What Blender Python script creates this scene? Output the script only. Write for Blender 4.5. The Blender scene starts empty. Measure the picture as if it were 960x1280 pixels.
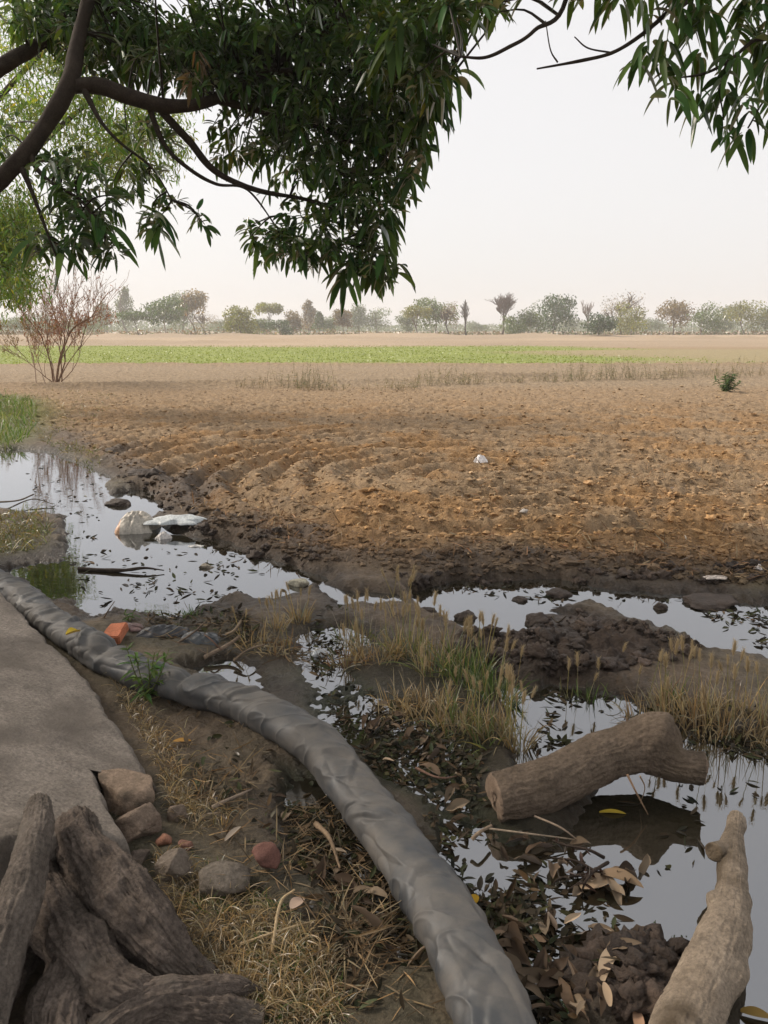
import bpy, math, random
import numpy as np
from mathutils import Vector

random.seed(11)
RNG = np.random.default_rng(11)
scene = bpy.context.scene
COL = scene.collection
R = math.radians

# ------------------------------------------------------------------ camera
CAM_H, PITCH, FPX = 1.6, R(13.3), 967.0
cam_d = bpy.data.cameras.new('camera')
cam_d.sensor_fit = 'VERTICAL'
cam_d.angle_y = 2 * math.atan(640 / FPX)
cam_d.clip_start, cam_d.clip_end = 0.05, 6000
cam = bpy.data.objects.new('camera', cam_d)
cam.location = (0, 0, CAM_H)
cam.rotation_euler = (R(90) - PITCH, 0, 0)
COL.objects.link(cam)
scene.camera = cam

# ------------------------------------------------------------------ world, sun, exposure
SUN_EL, SUN_AZ = R(36), R(-68)          # azimuth from +Y, towards -X: the sun stands over to the left
world = bpy.data.worlds.new('World')
scene.world = world
world.use_nodes = True
wt = world.node_tree
bg = wt.nodes['Background']
sky = wt.nodes.new('ShaderNodeTexSky')
sky.sky_type = 'NISHITA'
sky.sun_disc = False
sky.sun_elevation = SUN_EL
sky.sun_rotation = SUN_AZ
sky.air_density, sky.dust_density, sky.ozone_density = 1.0, 4.0, 1.0
hs = wt.nodes.new('ShaderNodeHueSaturation')
hs.inputs['Saturation'].default_value = 0.55
wt.links.new(sky.outputs[0], hs.inputs['Color'])
wm = wt.nodes.new('ShaderNodeMix')
wm.data_type = 'RGBA'
wm.inputs[0].default_value = 0.72        # thick pale overcast veil
wm.inputs[7].default_value = (8.2, 8.0, 7.95, 1)
wt.links.new(hs.outputs[0], wm.inputs[6])
wt.links.new(wm.outputs[2], bg.inputs['Color'])
bg.inputs['Strength'].default_value = 0.105

sun_d = bpy.data.lights.new('sun', 'SUN')
sun_d.energy = 3.0
sun_d.angle = R(14)
sun_d.color = (1.0, 0.88, 0.74)
sun = bpy.data.objects.new('sun', sun_d)
sd_ = Vector((math.sin(SUN_AZ) * math.cos(SUN_EL), math.cos(SUN_AZ) * math.cos(SUN_EL), math.sin(SUN_EL)))
sun.rotation_euler = sd_.to_track_quat('Z', 'Y').to_euler()
sun.location = (-10, 5, 20)
COL.objects.link(sun)

vs = scene.view_settings
vs.view_transform, vs.look, vs.gamma, vs.exposure = 'Standard', 'None', 1.0, 0.36
vs.use_curve_mapping = False
scene.render.engine = 'CYCLES'
cy = scene.cycles
cy.use_denoising = True
cy.max_bounces, cy.diffuse_bounces, cy.glossy_bounces = 6, 3, 3
cy.transmission_bounces, cy.transparent_max_bounces, cy.volume_bounces = 3, 6, 1
cy.use_adaptive_sampling, cy.adaptive_threshold = True, 0.015
cy.caustics_reflective = cy.caustics_refractive = False

# ------------------------------------------------------------------ measuring the photograph
CP, SP = math.cos(PITCH), math.sin(PITCH)

def ray(x, y):
    a, b = (x - 480) / FPX, (640 - y) / FPX
    return np.array([a, CP + b * SP, -SP + b * CP])

def gp(x, y, z=0.0):
    d = ray(x, y)
    t = (z - CAM_H) / d[2]
    return np.array([0, 0, CAM_H]) + d * t

def dp(x, y, depth):
    return np.array([0, 0, CAM_H]) + ray(x, y) * depth

def gpoly(pts, z=0.0):
    return np.array([gp(x, y, z)[:2] for x, y in pts])

# ------------------------------------------------------------------ noise
def _hash(ix, iy, iz, seed):
    h = (ix.astype(np.int64) * 374761393 + iy.astype(np.int64) * 668265263 + iz * 2147483647 + seed * 1274126177) & 0xFFFFFFFF
    h = ((h ^ (h >> 13)) * 1274126177) & 0xFFFFFFFF
    h = ((h ^ (h >> 16)) * 2246822519) & 0xFFFFFFFF
    return ((h ^ (h >> 15)) & 0xFFFFFF) / 0xFFFFFF * 2 - 1

def vn(x, y, seed=0):
    x = np.asarray(x, float); y = np.asarray(y, float)
    ix, iy = np.floor(x), np.floor(y)
    fx, fy = x - ix, y - iy
    fx = fx * fx * (3 - 2 * fx); fy = fy * fy * (3 - 2 * fy)
    z = 0
    a = _hash(ix, iy, z, seed); b = _hash(ix + 1, iy, z, seed)
    c = _hash(ix, iy + 1, z, seed); d = _hash(ix + 1, iy + 1, z, seed)
    return (a * (1 - fx) + b * fx) * (1 - fy) + (c * (1 - fx) + d * fx) * fy

def fbm(x, y, scale, octs=4, seed=0, gain=0.5):
    s, amp, tot = 0, 1, 0
    for k in range(octs):
        ca, sa = math.cos(k * 1.1 + .4), math.sin(k * 1.1 + .4)
        s = s + amp * vn((x * ca - y * sa) * scale, (x * sa + y * ca) * scale, seed + k * 17)
        tot += amp; amp *= gain; scale *= 2.03
    return s / tot

def vn3(p, scale, seed=0):
    q = np.asarray(p, float) * scale
    i = np.floor(q); f = q - i; f = f * f * (3 - 2 * f)
    out = 0
    for dx in (0, 1):
        for dy in (0, 1):
            for dz in (0, 1):
                w = (f[..., 0] if dx else 1 - f[..., 0]) * (f[..., 1] if dy else 1 - f[..., 1]) * (f[..., 2] if dz else 1 - f[..., 2])
                out = out + w * _hash(i[..., 0] + dx, i[..., 1] + dy, (i[..., 2].astype(np.int64) + dz) * 7919, seed)
    return out

def sstep(a, b, x):
    t = np.clip((x - a) / (b - a), 0, 1)
    return t * t * (3 - 2 * t)

def poly_sd(px, py, poly):
    """signed distance, negative inside"""
    d = np.full(px.shape, 1e18); inside = np.zeros(px.shape, bool)
    n = len(poly)
    for i in range(n):
        ax, ay = poly[i]; bx, by = poly[(i + 1) % n]
        ex, ey = bx - ax, by - ay
        wx, wy = px - ax, py - ay
        t = np.clip((wx * ex + wy * ey) / (ex * ex + ey * ey + 1e-12), 0, 1)
        d = np.minimum(d, (wx - ex * t) ** 2 + (wy - ey * t) ** 2)
        c = (ay > py) != (by > py)
        xi = ax + (py - ay) * ex / (ey if abs(ey) > 1e-12 else 1e-12)
        inside ^= c & (px < xi)
    d = np.sqrt(d)
    return np.where(inside, -d, d)

# ------------------------------------------------------------------ mesh helpers
class MB:
    def __init__(s):
        s.v, s.q, s.t, s.c, s.n = [], [], [], [], 0
    def add(s, v, f, col=(1, 1, 1)):
        v = np.asarray(v, float).reshape(-1, 3); f = np.asarray(f, int)
        s.v.append(v)
        (s.q if f.shape[1] == 4 else s.t).append(f + s.n)
        c = np.asarray(col, float)
        if c.ndim == 1: c = np.tile(c[:3], (len(v), 1))
        s.c.append(c.reshape(-1, c.shape[-1])[:, :3])
        s.n += len(v)
        return s
    def addmany(s, parts, col=(1, 1, 1)):
        for v, f in parts: s.add(v, f, col)
        return s
    def build(s, name, mat, parent=None, smooth=True, loc=None):
        v = np.concatenate(s.v)
        c = np.concatenate(s.c)
        if loc is not None: v = v - np.asarray(loc)
        q = np.concatenate(s.q) if s.q else np.zeros((0, 4), int)
        t = np.concatenate(s.t) if s.t else np.zeros((0, 3), int)
        me = bpy.data.meshes.new(name)
        me.vertices.add(len(v)); me.vertices.foreach_set('co', v.astype(np.float32).ravel())
        loops = np.concatenate([q.ravel(), t.ravel()]).astype(np.int32)
        me.loops.add(len(loops)); me.loops.foreach_set('vertex_index', loops)
        starts = np.concatenate([np.arange(len(q)) * 4, len(q) * 4 + np.arange(len(t)) * 3]).astype(np.int32)
        me.polygons.add(len(starts)); me.polygons.foreach_set('loop_start', starts)
        me.update(calc_edges=True)
        me.polygons.foreach_set('use_smooth', np.full(len(starts), bool(smooth)))
        at = me.color_attributes.new('col', 'FLOAT_COLOR', 'POINT')
        at.data.foreach_set('color', np.concatenate([c, np.ones((len(c), 1))], 1).astype(np.float32).ravel())
        me.materials.append(mat)
        me.update()
        o = bpy.data.objects.new(name, me)
        COL.objects.link(o)
        if parent is not None: o.parent = parent
        if loc is not None: o.location = loc
        return o

def empty(name, loc, label, cat, group=None):
    o = bpy.data.objects.new(name, None)
    o.empty_display_size = .1
    o.location = loc
    COL.objects.link(o)
    return tag(o, label, cat, group)

def tag(o, label, cat, group=None):
    assert 4 <= len(label.split()) <= 16, label
    o['label'] = label; o['category'] = cat
    if group: o['group'] = group
    return o

def kind(o, k, label=None, cat=None):
    o['kind'] = k
    if label: o['label'] = label
    if cat: o['category'] = cat
    return o

def unit(v):
    v = np.asarray(v, float)
    return v / (np.linalg.norm(v, axis=-1, keepdims=True) + 1e-12)

def spline(pts, n):
    """Catmull-Rom through rows of pts, n samples"""
    P = np.asarray(pts, float)
    P = np.vstack([2 * P[0] - P[1], P, 2 * P[-1] - P[-2]])
    u = np.linspace(0, len(P) - 3 - 1e-9, n)
    i = u.astype(int); t = (u - i)[:, None]
    a, b, c, d = P[i], P[i + 1], P[i + 2], P[i + 3]
    return .5 * (2 * b + (c - a) * t + (2 * a - 5 * b + 4 * c - d) * t ** 2 + (3 * b - a - 3 * c + d) * t ** 3)

def frames(P):
    T = unit(np.gradient(P, axis=0))
    A = np.zeros_like(P)
    a = np.array([0, 0, 1.0])
    if abs(T[0] @ a) > .9: a = np.array([1.0, 0, 0])
    for i in range(len(P)):
        a = a - T[i] * (a @ T[i]); a = a / (np.linalg.norm(a) + 1e-12); A[i] = a
    return T, A, np.cross(T, A)

def quad_grid(nu, nv, wrap):
    i = np.arange(nu - 1)[:, None]
    j = np.arange(nv if wrap else nv - 1)[None, :]
    a = i * nv + j; b = i * nv + (j + 1) % nv
    return np.stack([a, b, b + nv, a + nv], -1).reshape(-1, 4)

def tube(P, rad, n=7, disp=None, flat=1.0, caps=True):
    """tube parts along P; disp(surface points, angle, t) gives radial offsets"""
    P = np.asarray(P, float); rad = np.broadcast_to(np.asarray(rad, float), (len(P),))
    T, A, B = frames(P)
    th = np.arange(n) / n * 2 * np.pi
    dirs = A[:, None] * np.cos(th)[None, :, None] * flat + B[:, None] * np.sin(th)[None, :, None]
    rr = np.repeat(rad[:, None], n, 1)
    V = P[:, None] + dirs * rr[..., None]
    if disp is not None:
        rr = rr + disp(V, th[None, :], np.linspace(0, 1, len(P))[:, None])
        V = P[:, None] + dirs * rr[..., None]
    out = [(V.reshape(-1, 3), quad_grid(len(P), n, True))]
    if caps:
        for k, rev in ((0, True), (len(P) - 1, False)):
            v = np.vstack([V[k], V[k].mean(0)[None]])
            j = np.arange(n)
            f = np.stack([j, (j + 1) % n, np.full(n, n)], 1)
            out.append((v, f[:, ::-1] if rev else f))
    return out

def lance(s):
    return np.clip(np.sin(np.pi * np.clip(s * .96 + .04, 0, 1) ** .92), 0, 1) ** .62

def leaf_batch(P, D, U, L, W, droop, fold=.35, rows=5, cols=3, prof=lance, curl=0.0):
    """N leaves or blades at once -> (verts, faces, verts per leaf)"""
    P = np.asarray(P, float); N = len(P)
    D = unit(D); L = np.broadcast_to(L, (N,)); W = np.broadcast_to(W, (N,)); droop = np.broadcast_to(droop, (N,))
    s = np.linspace(0, 1, rows + 1)
    down = np.array([0, 0, -1.0])
    c = P[:, None] + L[:, None, None] * (s[None, :, None] * D[:, None] + droop[:, None, None] * (s ** 2)[None, :, None] * down)
    T = unit(D[:, None] + 2 * droop[:, None, None] * s[None, :, None] * down)
    S = unit(np.cross(T, np.broadcast_to(np.asarray(U, float), (N, 3))[:, None]))
    Nn = np.cross(S, T)
    w = (W[:, None] * prof(s)[None, :] * .5)[..., None]
    if cols == 3:
        k = (np.asarray(curl) if np.ndim(curl) else np.full(N, float(curl)))[:, None, None]
        e = Nn * w * fold
        V = np.stack([c - S * w + e, c + Nn * w * k, c + S * w + e], 2)
    else:
        V = np.stack([c - S * w, c + S * w], 2)
    nv = (rows + 1) * cols
    f = quad_grid(rows + 1, cols, False)
    F = (f[None] + (np.arange(N) * nv)[:, None, None]).reshape(-1, 4)
    return V.reshape(-1, 3), F, nv

def rnd_dirs(n):
    return unit(RNG.normal(size=(n, 3)))

def jitter_cols(n, base, var, per):
    """per-leaf colours round base: var = (brightness, hue-ish) spreads"""
    b = np.exp(RNG.normal(0, var[0], (n, 1)))
    h = RNG.normal(0, var[1], (n, 1))
    base = np.asarray(base)
    if base.ndim == 1: base = base[None]
    else: base = base[RNG.integers(0, len(base), n)]
    c = base * b * np.concatenate([1 + h, np.ones((n, 1)), 1 - h], 1)
    return np.repeat(np.clip(c, .004, .9), per, 0)

def ico(sub):
    import bmesh
    bm = bmesh.new(); bmesh.ops.create_icosphere(bm, subdivisions=sub, radius=1)
    v = np.array([x.co[:] for x in bm.verts]); f = np.array([[x.index for x in p.verts] for p in bm.faces])
    bm.free()
    return v, f
ICO = {k: ico(k) for k in (1, 2, 3, 4)}

def rock_verts(size, sub=3, rough=.25, seed=0, facets=0):
    v = ICO[sub][0].copy()
    rng = np.random.default_rng(seed)
    for _ in range(facets):              # plane cuts give flat broken faces
        n = unit(rng.normal(size=3)); d = rng.uniform(.48, .8)
        k = v @ n
        v = v - np.where(k > d, k - d, 0)[:, None] * n
    v = v * (1 + rough * vn3(v + seed * 3.7, 1.3, seed) + rough * .5 * vn3(v + seed, 3.1, seed + 5) + rough * .22 * vn3(v, 8, seed + 9))[:, None]
    return v * np.asarray(size)

# ------------------------------------------------------------------ materials
def new_mat(name):
    m = bpy.data.materials.new(name); m.use_nodes = True
    nt = m.node_tree; nt.nodes.clear()
    out = nt.nodes.new('ShaderNodeOutputMaterial')
    return m, nt, out

def N(nt, typ, **kw):
    n = nt.nodes.new(typ)
    for k, v in kw.items():
        if k.startswith('i_'): n.inputs[k[2:].replace('_', ' ')].default_value = v
        else: setattr(n, k, v)
    return n

def surf_mat(name, rough=.85, scale=20, var=.35, bump=.3, bump_scale=60, dist=.01, stain=None, spec=.3, use_attr=True, base=(1, 1, 1), bump2=None, rough_attr=False, stretch=None, fine=9, fvar=.35):
    """colour attribute x noise, two bump scales"""
    m, nt, out = new_mat(name)
    b = N(nt, 'ShaderNodeBsdfPrincipled')
    b.inputs['Roughness'].default_value = rough
    b.inputs['Specular IOR Level'].default_value = spec
    tc = N(nt, 'ShaderNodeTexCoord')
    src = tc.outputs['Object']
    if stretch:
        mp = N(nt, 'ShaderNodeMapping'); mp.inputs['Scale'].default_value = stretch
        nt.links.new(src, mp.inputs[0]); src = mp.outputs[0]
    n1 = N(nt, 'ShaderNodeTexNoise'); n1.inputs['Scale'].default_value = scale; n1.inputs['Detail'].default_value = 8; n1.inputs['Roughness'].default_value = .65
    nt.links.new(src, n1.inputs['Vector'])
    mr = N(nt, 'ShaderNodeMapRange'); mr.inputs[1].default_value = .3; mr.inputs[2].default_value = .7
    mr.inputs[3].default_value = 1 - var; mr.inputs[4].default_value = 1 + var
    nt.links.new(n1.outputs[0], mr.inputs[0])
    if use_attr:
        a = N(nt, 'ShaderNodeAttribute', attribute_name='col'); cs = a.outputs['Color']
    else:
        a = N(nt, 'ShaderNodeRGB'); a.outputs[0].default_value = (*base, 1); cs = a.outputs[0]
    mul = N(nt, 'ShaderNodeVectorMath', operation='SCALE')
    nt.links.new(cs, mul.inputs[0]); nt.links.new(mr.outputs[0], mul.inputs['Scale'])
    cs = mul.outputs[0]
    nf = N(nt, 'ShaderNodeTexNoise'); nf.inputs['Scale'].default_value = scale * fine; nf.inputs['Detail'].default_value = 6; nf.inputs['Roughness'].default_value = .75
    nt.links.new(src, nf.inputs['Vector'])
    mf = N(nt, 'ShaderNodeMapRange'); mf.inputs[1].default_value = .32; mf.inputs[2].default_value = .68
    mf.inputs[3].default_value = 1 - fvar; mf.inputs[4].default_value = 1 + fvar
    nt.links.new(nf.outputs[0], mf.inputs[0])
    mul2 = N(nt, 'ShaderNodeVectorMath', operation='SCALE')
    nt.links.new(cs, mul2.inputs[0]); nt.links.new(mf.outputs[0], mul2.inputs['Scale'])
    cs = mul2.outputs[0]
    if stain:
        sc, col, lo, hi = stain
        n2 = N(nt, 'ShaderNodeTexNoise'); n2.inputs['Scale'].default_value = sc; n2.inputs['Detail'].default_value = 6
        nt.links.new(tc.outputs['Object'], n2.inputs['Vector'])
        m2 = N(nt, 'ShaderNodeMapRange'); m2.inputs[1].default_value = lo; m2.inputs[2].default_value = hi
        nt.links.new(n2.outputs[0], m2.inputs[0])
        mx = N(nt, 'ShaderNodeMix', data_type='RGBA'); mx.inputs[7].default_value = (*col, 1)
        nt.links.new(m2.outputs[0], mx.inputs[0]); nt.links.new(cs, mx.inputs[6]); cs = mx.outputs[2]
    nt.links.new(cs, b.inputs['Base Color'])
    n3 = N(nt, 'ShaderNodeTexNoise'); n3.inputs['Scale'].default_value = bump_scale; n3.inputs['Detail'].default_value = 8; n3.inputs['Roughness'].default_value = .7
    nt.links.new(src, n3.inputs['Vector'])
    bp = N(nt, 'ShaderNodeBump'); bp.inputs['Strength'].default_value = bump; bp.inputs['Distance'].default_value = dist
    nt.links.new(n3.outputs[0], bp.inputs['Height'])
    nt.links.new(bp.outputs[0], b.inputs['Normal'])
    if rough_attr:
        w = N(nt, 'ShaderNodeAttribute', attribute_name='wet')
        m3 = N(nt, 'ShaderNodeMapRange'); m3.inputs[3].default_value = rough; m3.inputs[4].default_value = .32
        nt.links.new(w.outputs['Fac'], m3.inputs[0]); nt.links.new(m3.outputs[0], b.inputs['Roughness'])
    nt.links.new(b.outputs[0], out.inputs[0])
    return m

def leaf_mat(name, trans=.35, gloss=.08, rough=.4, tint=(1.25, 1.15, .55)):
    m, nt, out = new_mat(name)
    a = N(nt, 'ShaderNodeAttribute', attribute_name='col')
    d = N(nt, 'ShaderNodeBsdfDiffuse'); nt.links.new(a.outputs['Color'], d.inputs[0])
    t = N(nt, 'ShaderNodeBsdfTranslucent')
    tm = N(nt, 'ShaderNodeVectorMath', operation='MULTIPLY'); tm.inputs[1].default_value = tint
    nt.links.new(a.outputs['Color'], tm.inputs[0]); nt.links.new(tm.outputs[0], t.inputs[0])
    mx = N(nt, 'ShaderNodeMixShader'); mx.inputs[0].default_value = trans
    nt.links.new(d.outputs[0], mx.inputs[1]); nt.links.new(t.outputs[0], mx.inputs[2])
    g = N(nt, 'ShaderNodeBsdfAnisotropic') if False else N(nt, 'ShaderNodeBsdfGlossy')
    g.inputs['Roughness'].default_value = rough
    fr = N(nt, 'ShaderNodeFresnel'); fr.inputs[0].default_value = 1.45
    ml = N(nt, 'ShaderNodeMath', operation='MULTIPLY'); ml.inputs[1].default_value = gloss * 10
    nt.links.new(fr.outputs[0], ml.inputs[0])
    m2 = N(nt, 'ShaderNodeMixShader')
    nt.links.new(ml.outputs[0], m2.inputs[0]); nt.links.new(mx.outputs[0], m2.inputs[1]); nt.links.new(g.outputs[0], m2.inputs[2])
    nt.links.new(m2.outputs[0], out.inputs[0])
    return m

M = {}
M['ground'] = surf_mat('soil', .95, 9, .38, 1.0, 30, .04, rough_attr=True, spec=.35)
M['clod'] = surf_mat('clod_soil', .95, 14, .3, .6, 60, .012, spec=.2)
M['mud'] = surf_mat('wet_mud', .6, 14, .4, 1.0, 55, .02, spec=.35)
M['bark'] = surf_mat('bark', .92, 8, .42, 1.0, 45, .022, spec=.15, fvar=.45, stain=(6, (.19, .165, .14), .56, .74))
M['limb'] = surf_mat('limb_bark', .9, 12, .35, .6, 40, .01, spec=.15)
M['logbark'] = surf_mat('weathered_bark', .9, 9, .38, 1.0, 45, .02, stain=(5, (.10, .075, .05), .52, .72), spec=.15)
M['cutwood'] = surf_mat('cut_wood', .85, 30, .3, .5, 70, .005, spec=.2)
M['leaf'] = leaf_mat('mango_leaf', .32, .034, .46)
M['thinleaf'] = leaf_mat('thin_leaf', .45, .03, .5)
M['dryleaf'] = leaf_mat('dry_leaf', .15, .02, .55, (1.1, .95, .7))
M['grass'] = leaf_mat('grass_blade', .35, .02, .5, (1.1, 1.05, .7))
M['stone'] = surf_mat('stone', .9, 9, .35, .9, 45, .015, spec=.2, stain=(14, (.10, .08, .06), .52, .7))
M['concrete'] = surf_mat('worn_concrete', .9, 6.0, .30, 1.0, 24, .03, stain=(3.4, (.17, .145, .122), .46, .64), fine=14, fvar=.4, spec=.2)
M['brick'] = surf_mat('brick', .88, 25, .3, .5, 60, .006, spec=.2)
M['plastic'] = surf_mat('sheet_plastic', .42, 7, .22, .35, 16, .008, spec=.45)

def hose_material():
    m, nt, out = new_mat('layflat_hose')
    b = N(nt, 'ShaderNodeBsdfPrincipled'); b.inputs['Roughness'].default_value = .5; b.inputs['Specular IOR Level'].default_value = .45
    tc = N(nt, 'ShaderNodeTexCoord')
    a = N(nt, 'ShaderNodeAttribute', attribute_name='col')
    n1 = N(nt, 'ShaderNodeTexNoise'); n1.inputs['Scale'].default_value = 5; n1.inputs['Detail'].default_value = 8; n1.inputs['Roughness'].default_value = .7
    nt.links.new(tc.outputs['Object'], n1.inputs[0])
    mr = N(nt, 'ShaderNodeMapRange'); mr.inputs[1].default_value = .40; mr.inputs[2].default_value = .66; mr.inputs[4].default_value = .8
    nt.links.new(n1.outputs[0], mr.inputs[0])
    mx = N(nt, 'ShaderNodeMix', data_type='RGBA'); mx.inputs[7].default_value = (.14, .125, .108, 1)   # dried dust
    nt.links.new(mr.outputs[0], mx.inputs[0]); nt.links.new(a.outputs['Color'], mx.inputs[6])
    nt.links.new(mx.outputs[2], b.inputs['Base Color'])
    m3 = N(nt, 'ShaderNodeMapRange'); m3.inputs[3].default_value = .5; m3.inputs[4].default_value = .8
    nt.links.new(mr.outputs[0], m3.inputs[0]); nt.links.new(m3.outputs[0], b.inputs['Roughness'])
    n2 = N(nt, 'ShaderNodeTexNoise'); n2.inputs['Scale'].default_value = 22; n2.inputs['Detail'].default_value = 5
    nt.links.new(tc.outputs['Object'], n2.inputs[0])
    bp = N(nt, 'ShaderNodeBump'); bp.inputs['Strength'].default_value = .25; bp.inputs['Distance'].default_value = .008
    nt.links.new(n2.outputs[0], bp.inputs['Height']); nt.links.new(bp.outputs[0], b.inputs['Normal'])
    nt.links.new(b.outputs[0], out.inputs[0])
    return m
M['hose'] = hose_material()

def water_material():
    m, nt, out = new_mat('still_water')
    d = N(nt, 'ShaderNodeBsdfDiffuse'); d.inputs[0].default_value = (.022, .019, .012, 1)
    g = N(nt, 'ShaderNodeBsdfGlossy'); g.inputs['Roughness'].default_value = .015; g.inputs[0].default_value = (.86, .885, .93, 1)
    lw = N(nt, 'ShaderNodeFresnel'); lw.inputs[0].default_value = 1.33
    mr = N(nt, 'ShaderNodeMapRange'); mr.inputs[1].default_value = .02; mr.inputs[2].default_value = .55
    mr.inputs[3].default_value = .29; mr.inputs[4].default_value = .82     # mirror strength lifted above real water's to brighten the pools
    nt.links.new(lw.outputs[0], mr.inputs[0])
    tc = N(nt, 'ShaderNodeTexCoord')
    mp = N(nt, 'ShaderNodeMapping'); mp.inputs['Scale'].default_value = (1, 2.2, 1)
    nt.links.new(tc.outputs['Object'], mp.inputs[0])
    n2 = N(nt, 'ShaderNodeTexNoise'); n2.inputs['Scale'].default_value = 5; n2.inputs['Detail'].default_value = 3
    nt.links.new(mp.outputs[0], n2.inputs[0])
    bp = N(nt, 'ShaderNodeBump'); bp.inputs['Strength'].default_value = .10; bp.inputs['Distance'].default_value = .006
    nt.links.new(n2.outputs[0], bp.inputs['Height'])
    nt.links.new(bp.outputs[0], g.inputs['Normal'])
    mx = N(nt, 'ShaderNodeMixShader')
    nt.links.new(mr.outputs[0], mx.inputs[0]); nt.links.new(d.outputs[0], mx.inputs[1]); nt.links.new(g.outputs[0], mx.inputs[2])
    nt.links.new(mx.outputs[0], out.inputs[0])
    return m
M['water'] = water_material()

# ================================================================== the ground: one sheet to the horizon
PUD = [gpoly(p) for p in (
    [(-260, 560), (-60, 562), (45, 563), (95, 577), (128, 600), (133, 628), (95, 642), (60, 641), (0, 634), (-90, 634), (-260, 640)],
    [(100, 640), (140, 622), (183, 612), (196, 636), (178, 650), (205, 668), (262, 690), (330, 698), (405, 724), (352, 739), (300, 744),
     (250, 756), (210, 768), (130, 764), (72, 744), (30, 712), (80, 703), (105, 690), (88, 664)],
    [(520, 738), (560, 734), (640, 729), (700, 729), (730, 739), (800, 743), (880, 752), (960, 761), (1250, 790), (1250, 850), (1100, 838),
     (960, 822), (890, 815), (880, 800), (800, 772), (745, 752), (690, 752), (640, 785), (590, 790), (545, 772), (526, 755)],
    [(650, 780), (690, 768), (720, 778), (735, 798), (690, 800)],
    [(655, 930), (660, 870), (700, 860), (775, 874), (800, 905), (760, 925), (720, 960), (690, 985)],
    [(740, 1030), (800, 960), (880, 936), (960, 930), (1150, 918), (1600, 1100), (1500, 1400), (960, 1330), (925, 1240), (930, 1180), (870, 1190),
     (800, 1150), (760, 1140), (690, 1130), (610, 1125), (600, 1095), (690, 1085)],
    [(258, 838), (285, 833), (306, 848), (304, 866), (280, 862)],
    [(392, 1005), (402, 1000), (446, 1075), (470, 1120), (455, 1118), (425, 1070)],
    [(390, 800), (415, 790), (430, 800), (415, 822), (395, 820)],
    [(405, 735), (445, 742), (490, 745), (500, 752), (440, 752)],
    [(215, 672), (270, 676), (330, 692), (300, 694), (240, 684)],
)]
MARSH = gpoly([(375, 815), (440, 835), (500, 885), (600, 940), (600, 1000), (640, 1040), (760, 1030), (850, 1090), (830, 1150), (790, 1300), (660, 1300), (600, 1170), (520, 1000), (425, 925), (370, 880)])
MARSH2 = gpoly([(330, 960), (400, 965), (480, 1090), (540, 1220), (470, 1200), (390, 1100), (340, 1040)])
HEAP = gpoly([(560, 830), (572, 802), (620, 800), (655, 790), (685, 768), (735, 770), (790, 792), (840, 808), (880, 826), (850, 845), (780, 855), (700, 858), (640, 852), (600, 850)])
MOUND = gpoly([(715, 1290), (738, 1210), (770, 1160), (830, 1150), (850, 1190), (835, 1300)])
EDGE = np.array([gp(x, y)[:2] for x, y in ((-300, 508), (-60, 525), (60, 553), (128, 592), (198, 640), (262, 682), (400, 722), (520, 734), (700, 727), (960, 752), (1300, 790))])
B1 = np.array([gp(x, y)[:2] for x, y in ((-300, 492), (90, 488), (340, 487), (520, 481), (960, 470), (1300, 468))])
FC = gp(565, 608)[:2]
LOGP = gp(640, 1000)[:2]
MUCK = gpoly([(290, 800), (380, 772), (470, 790), (560, 830), (690, 870), (720, 960), (870, 1060), (840, 1310), (660, 1310), (520, 1000), (400, 900), (310, 868)])

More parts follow.
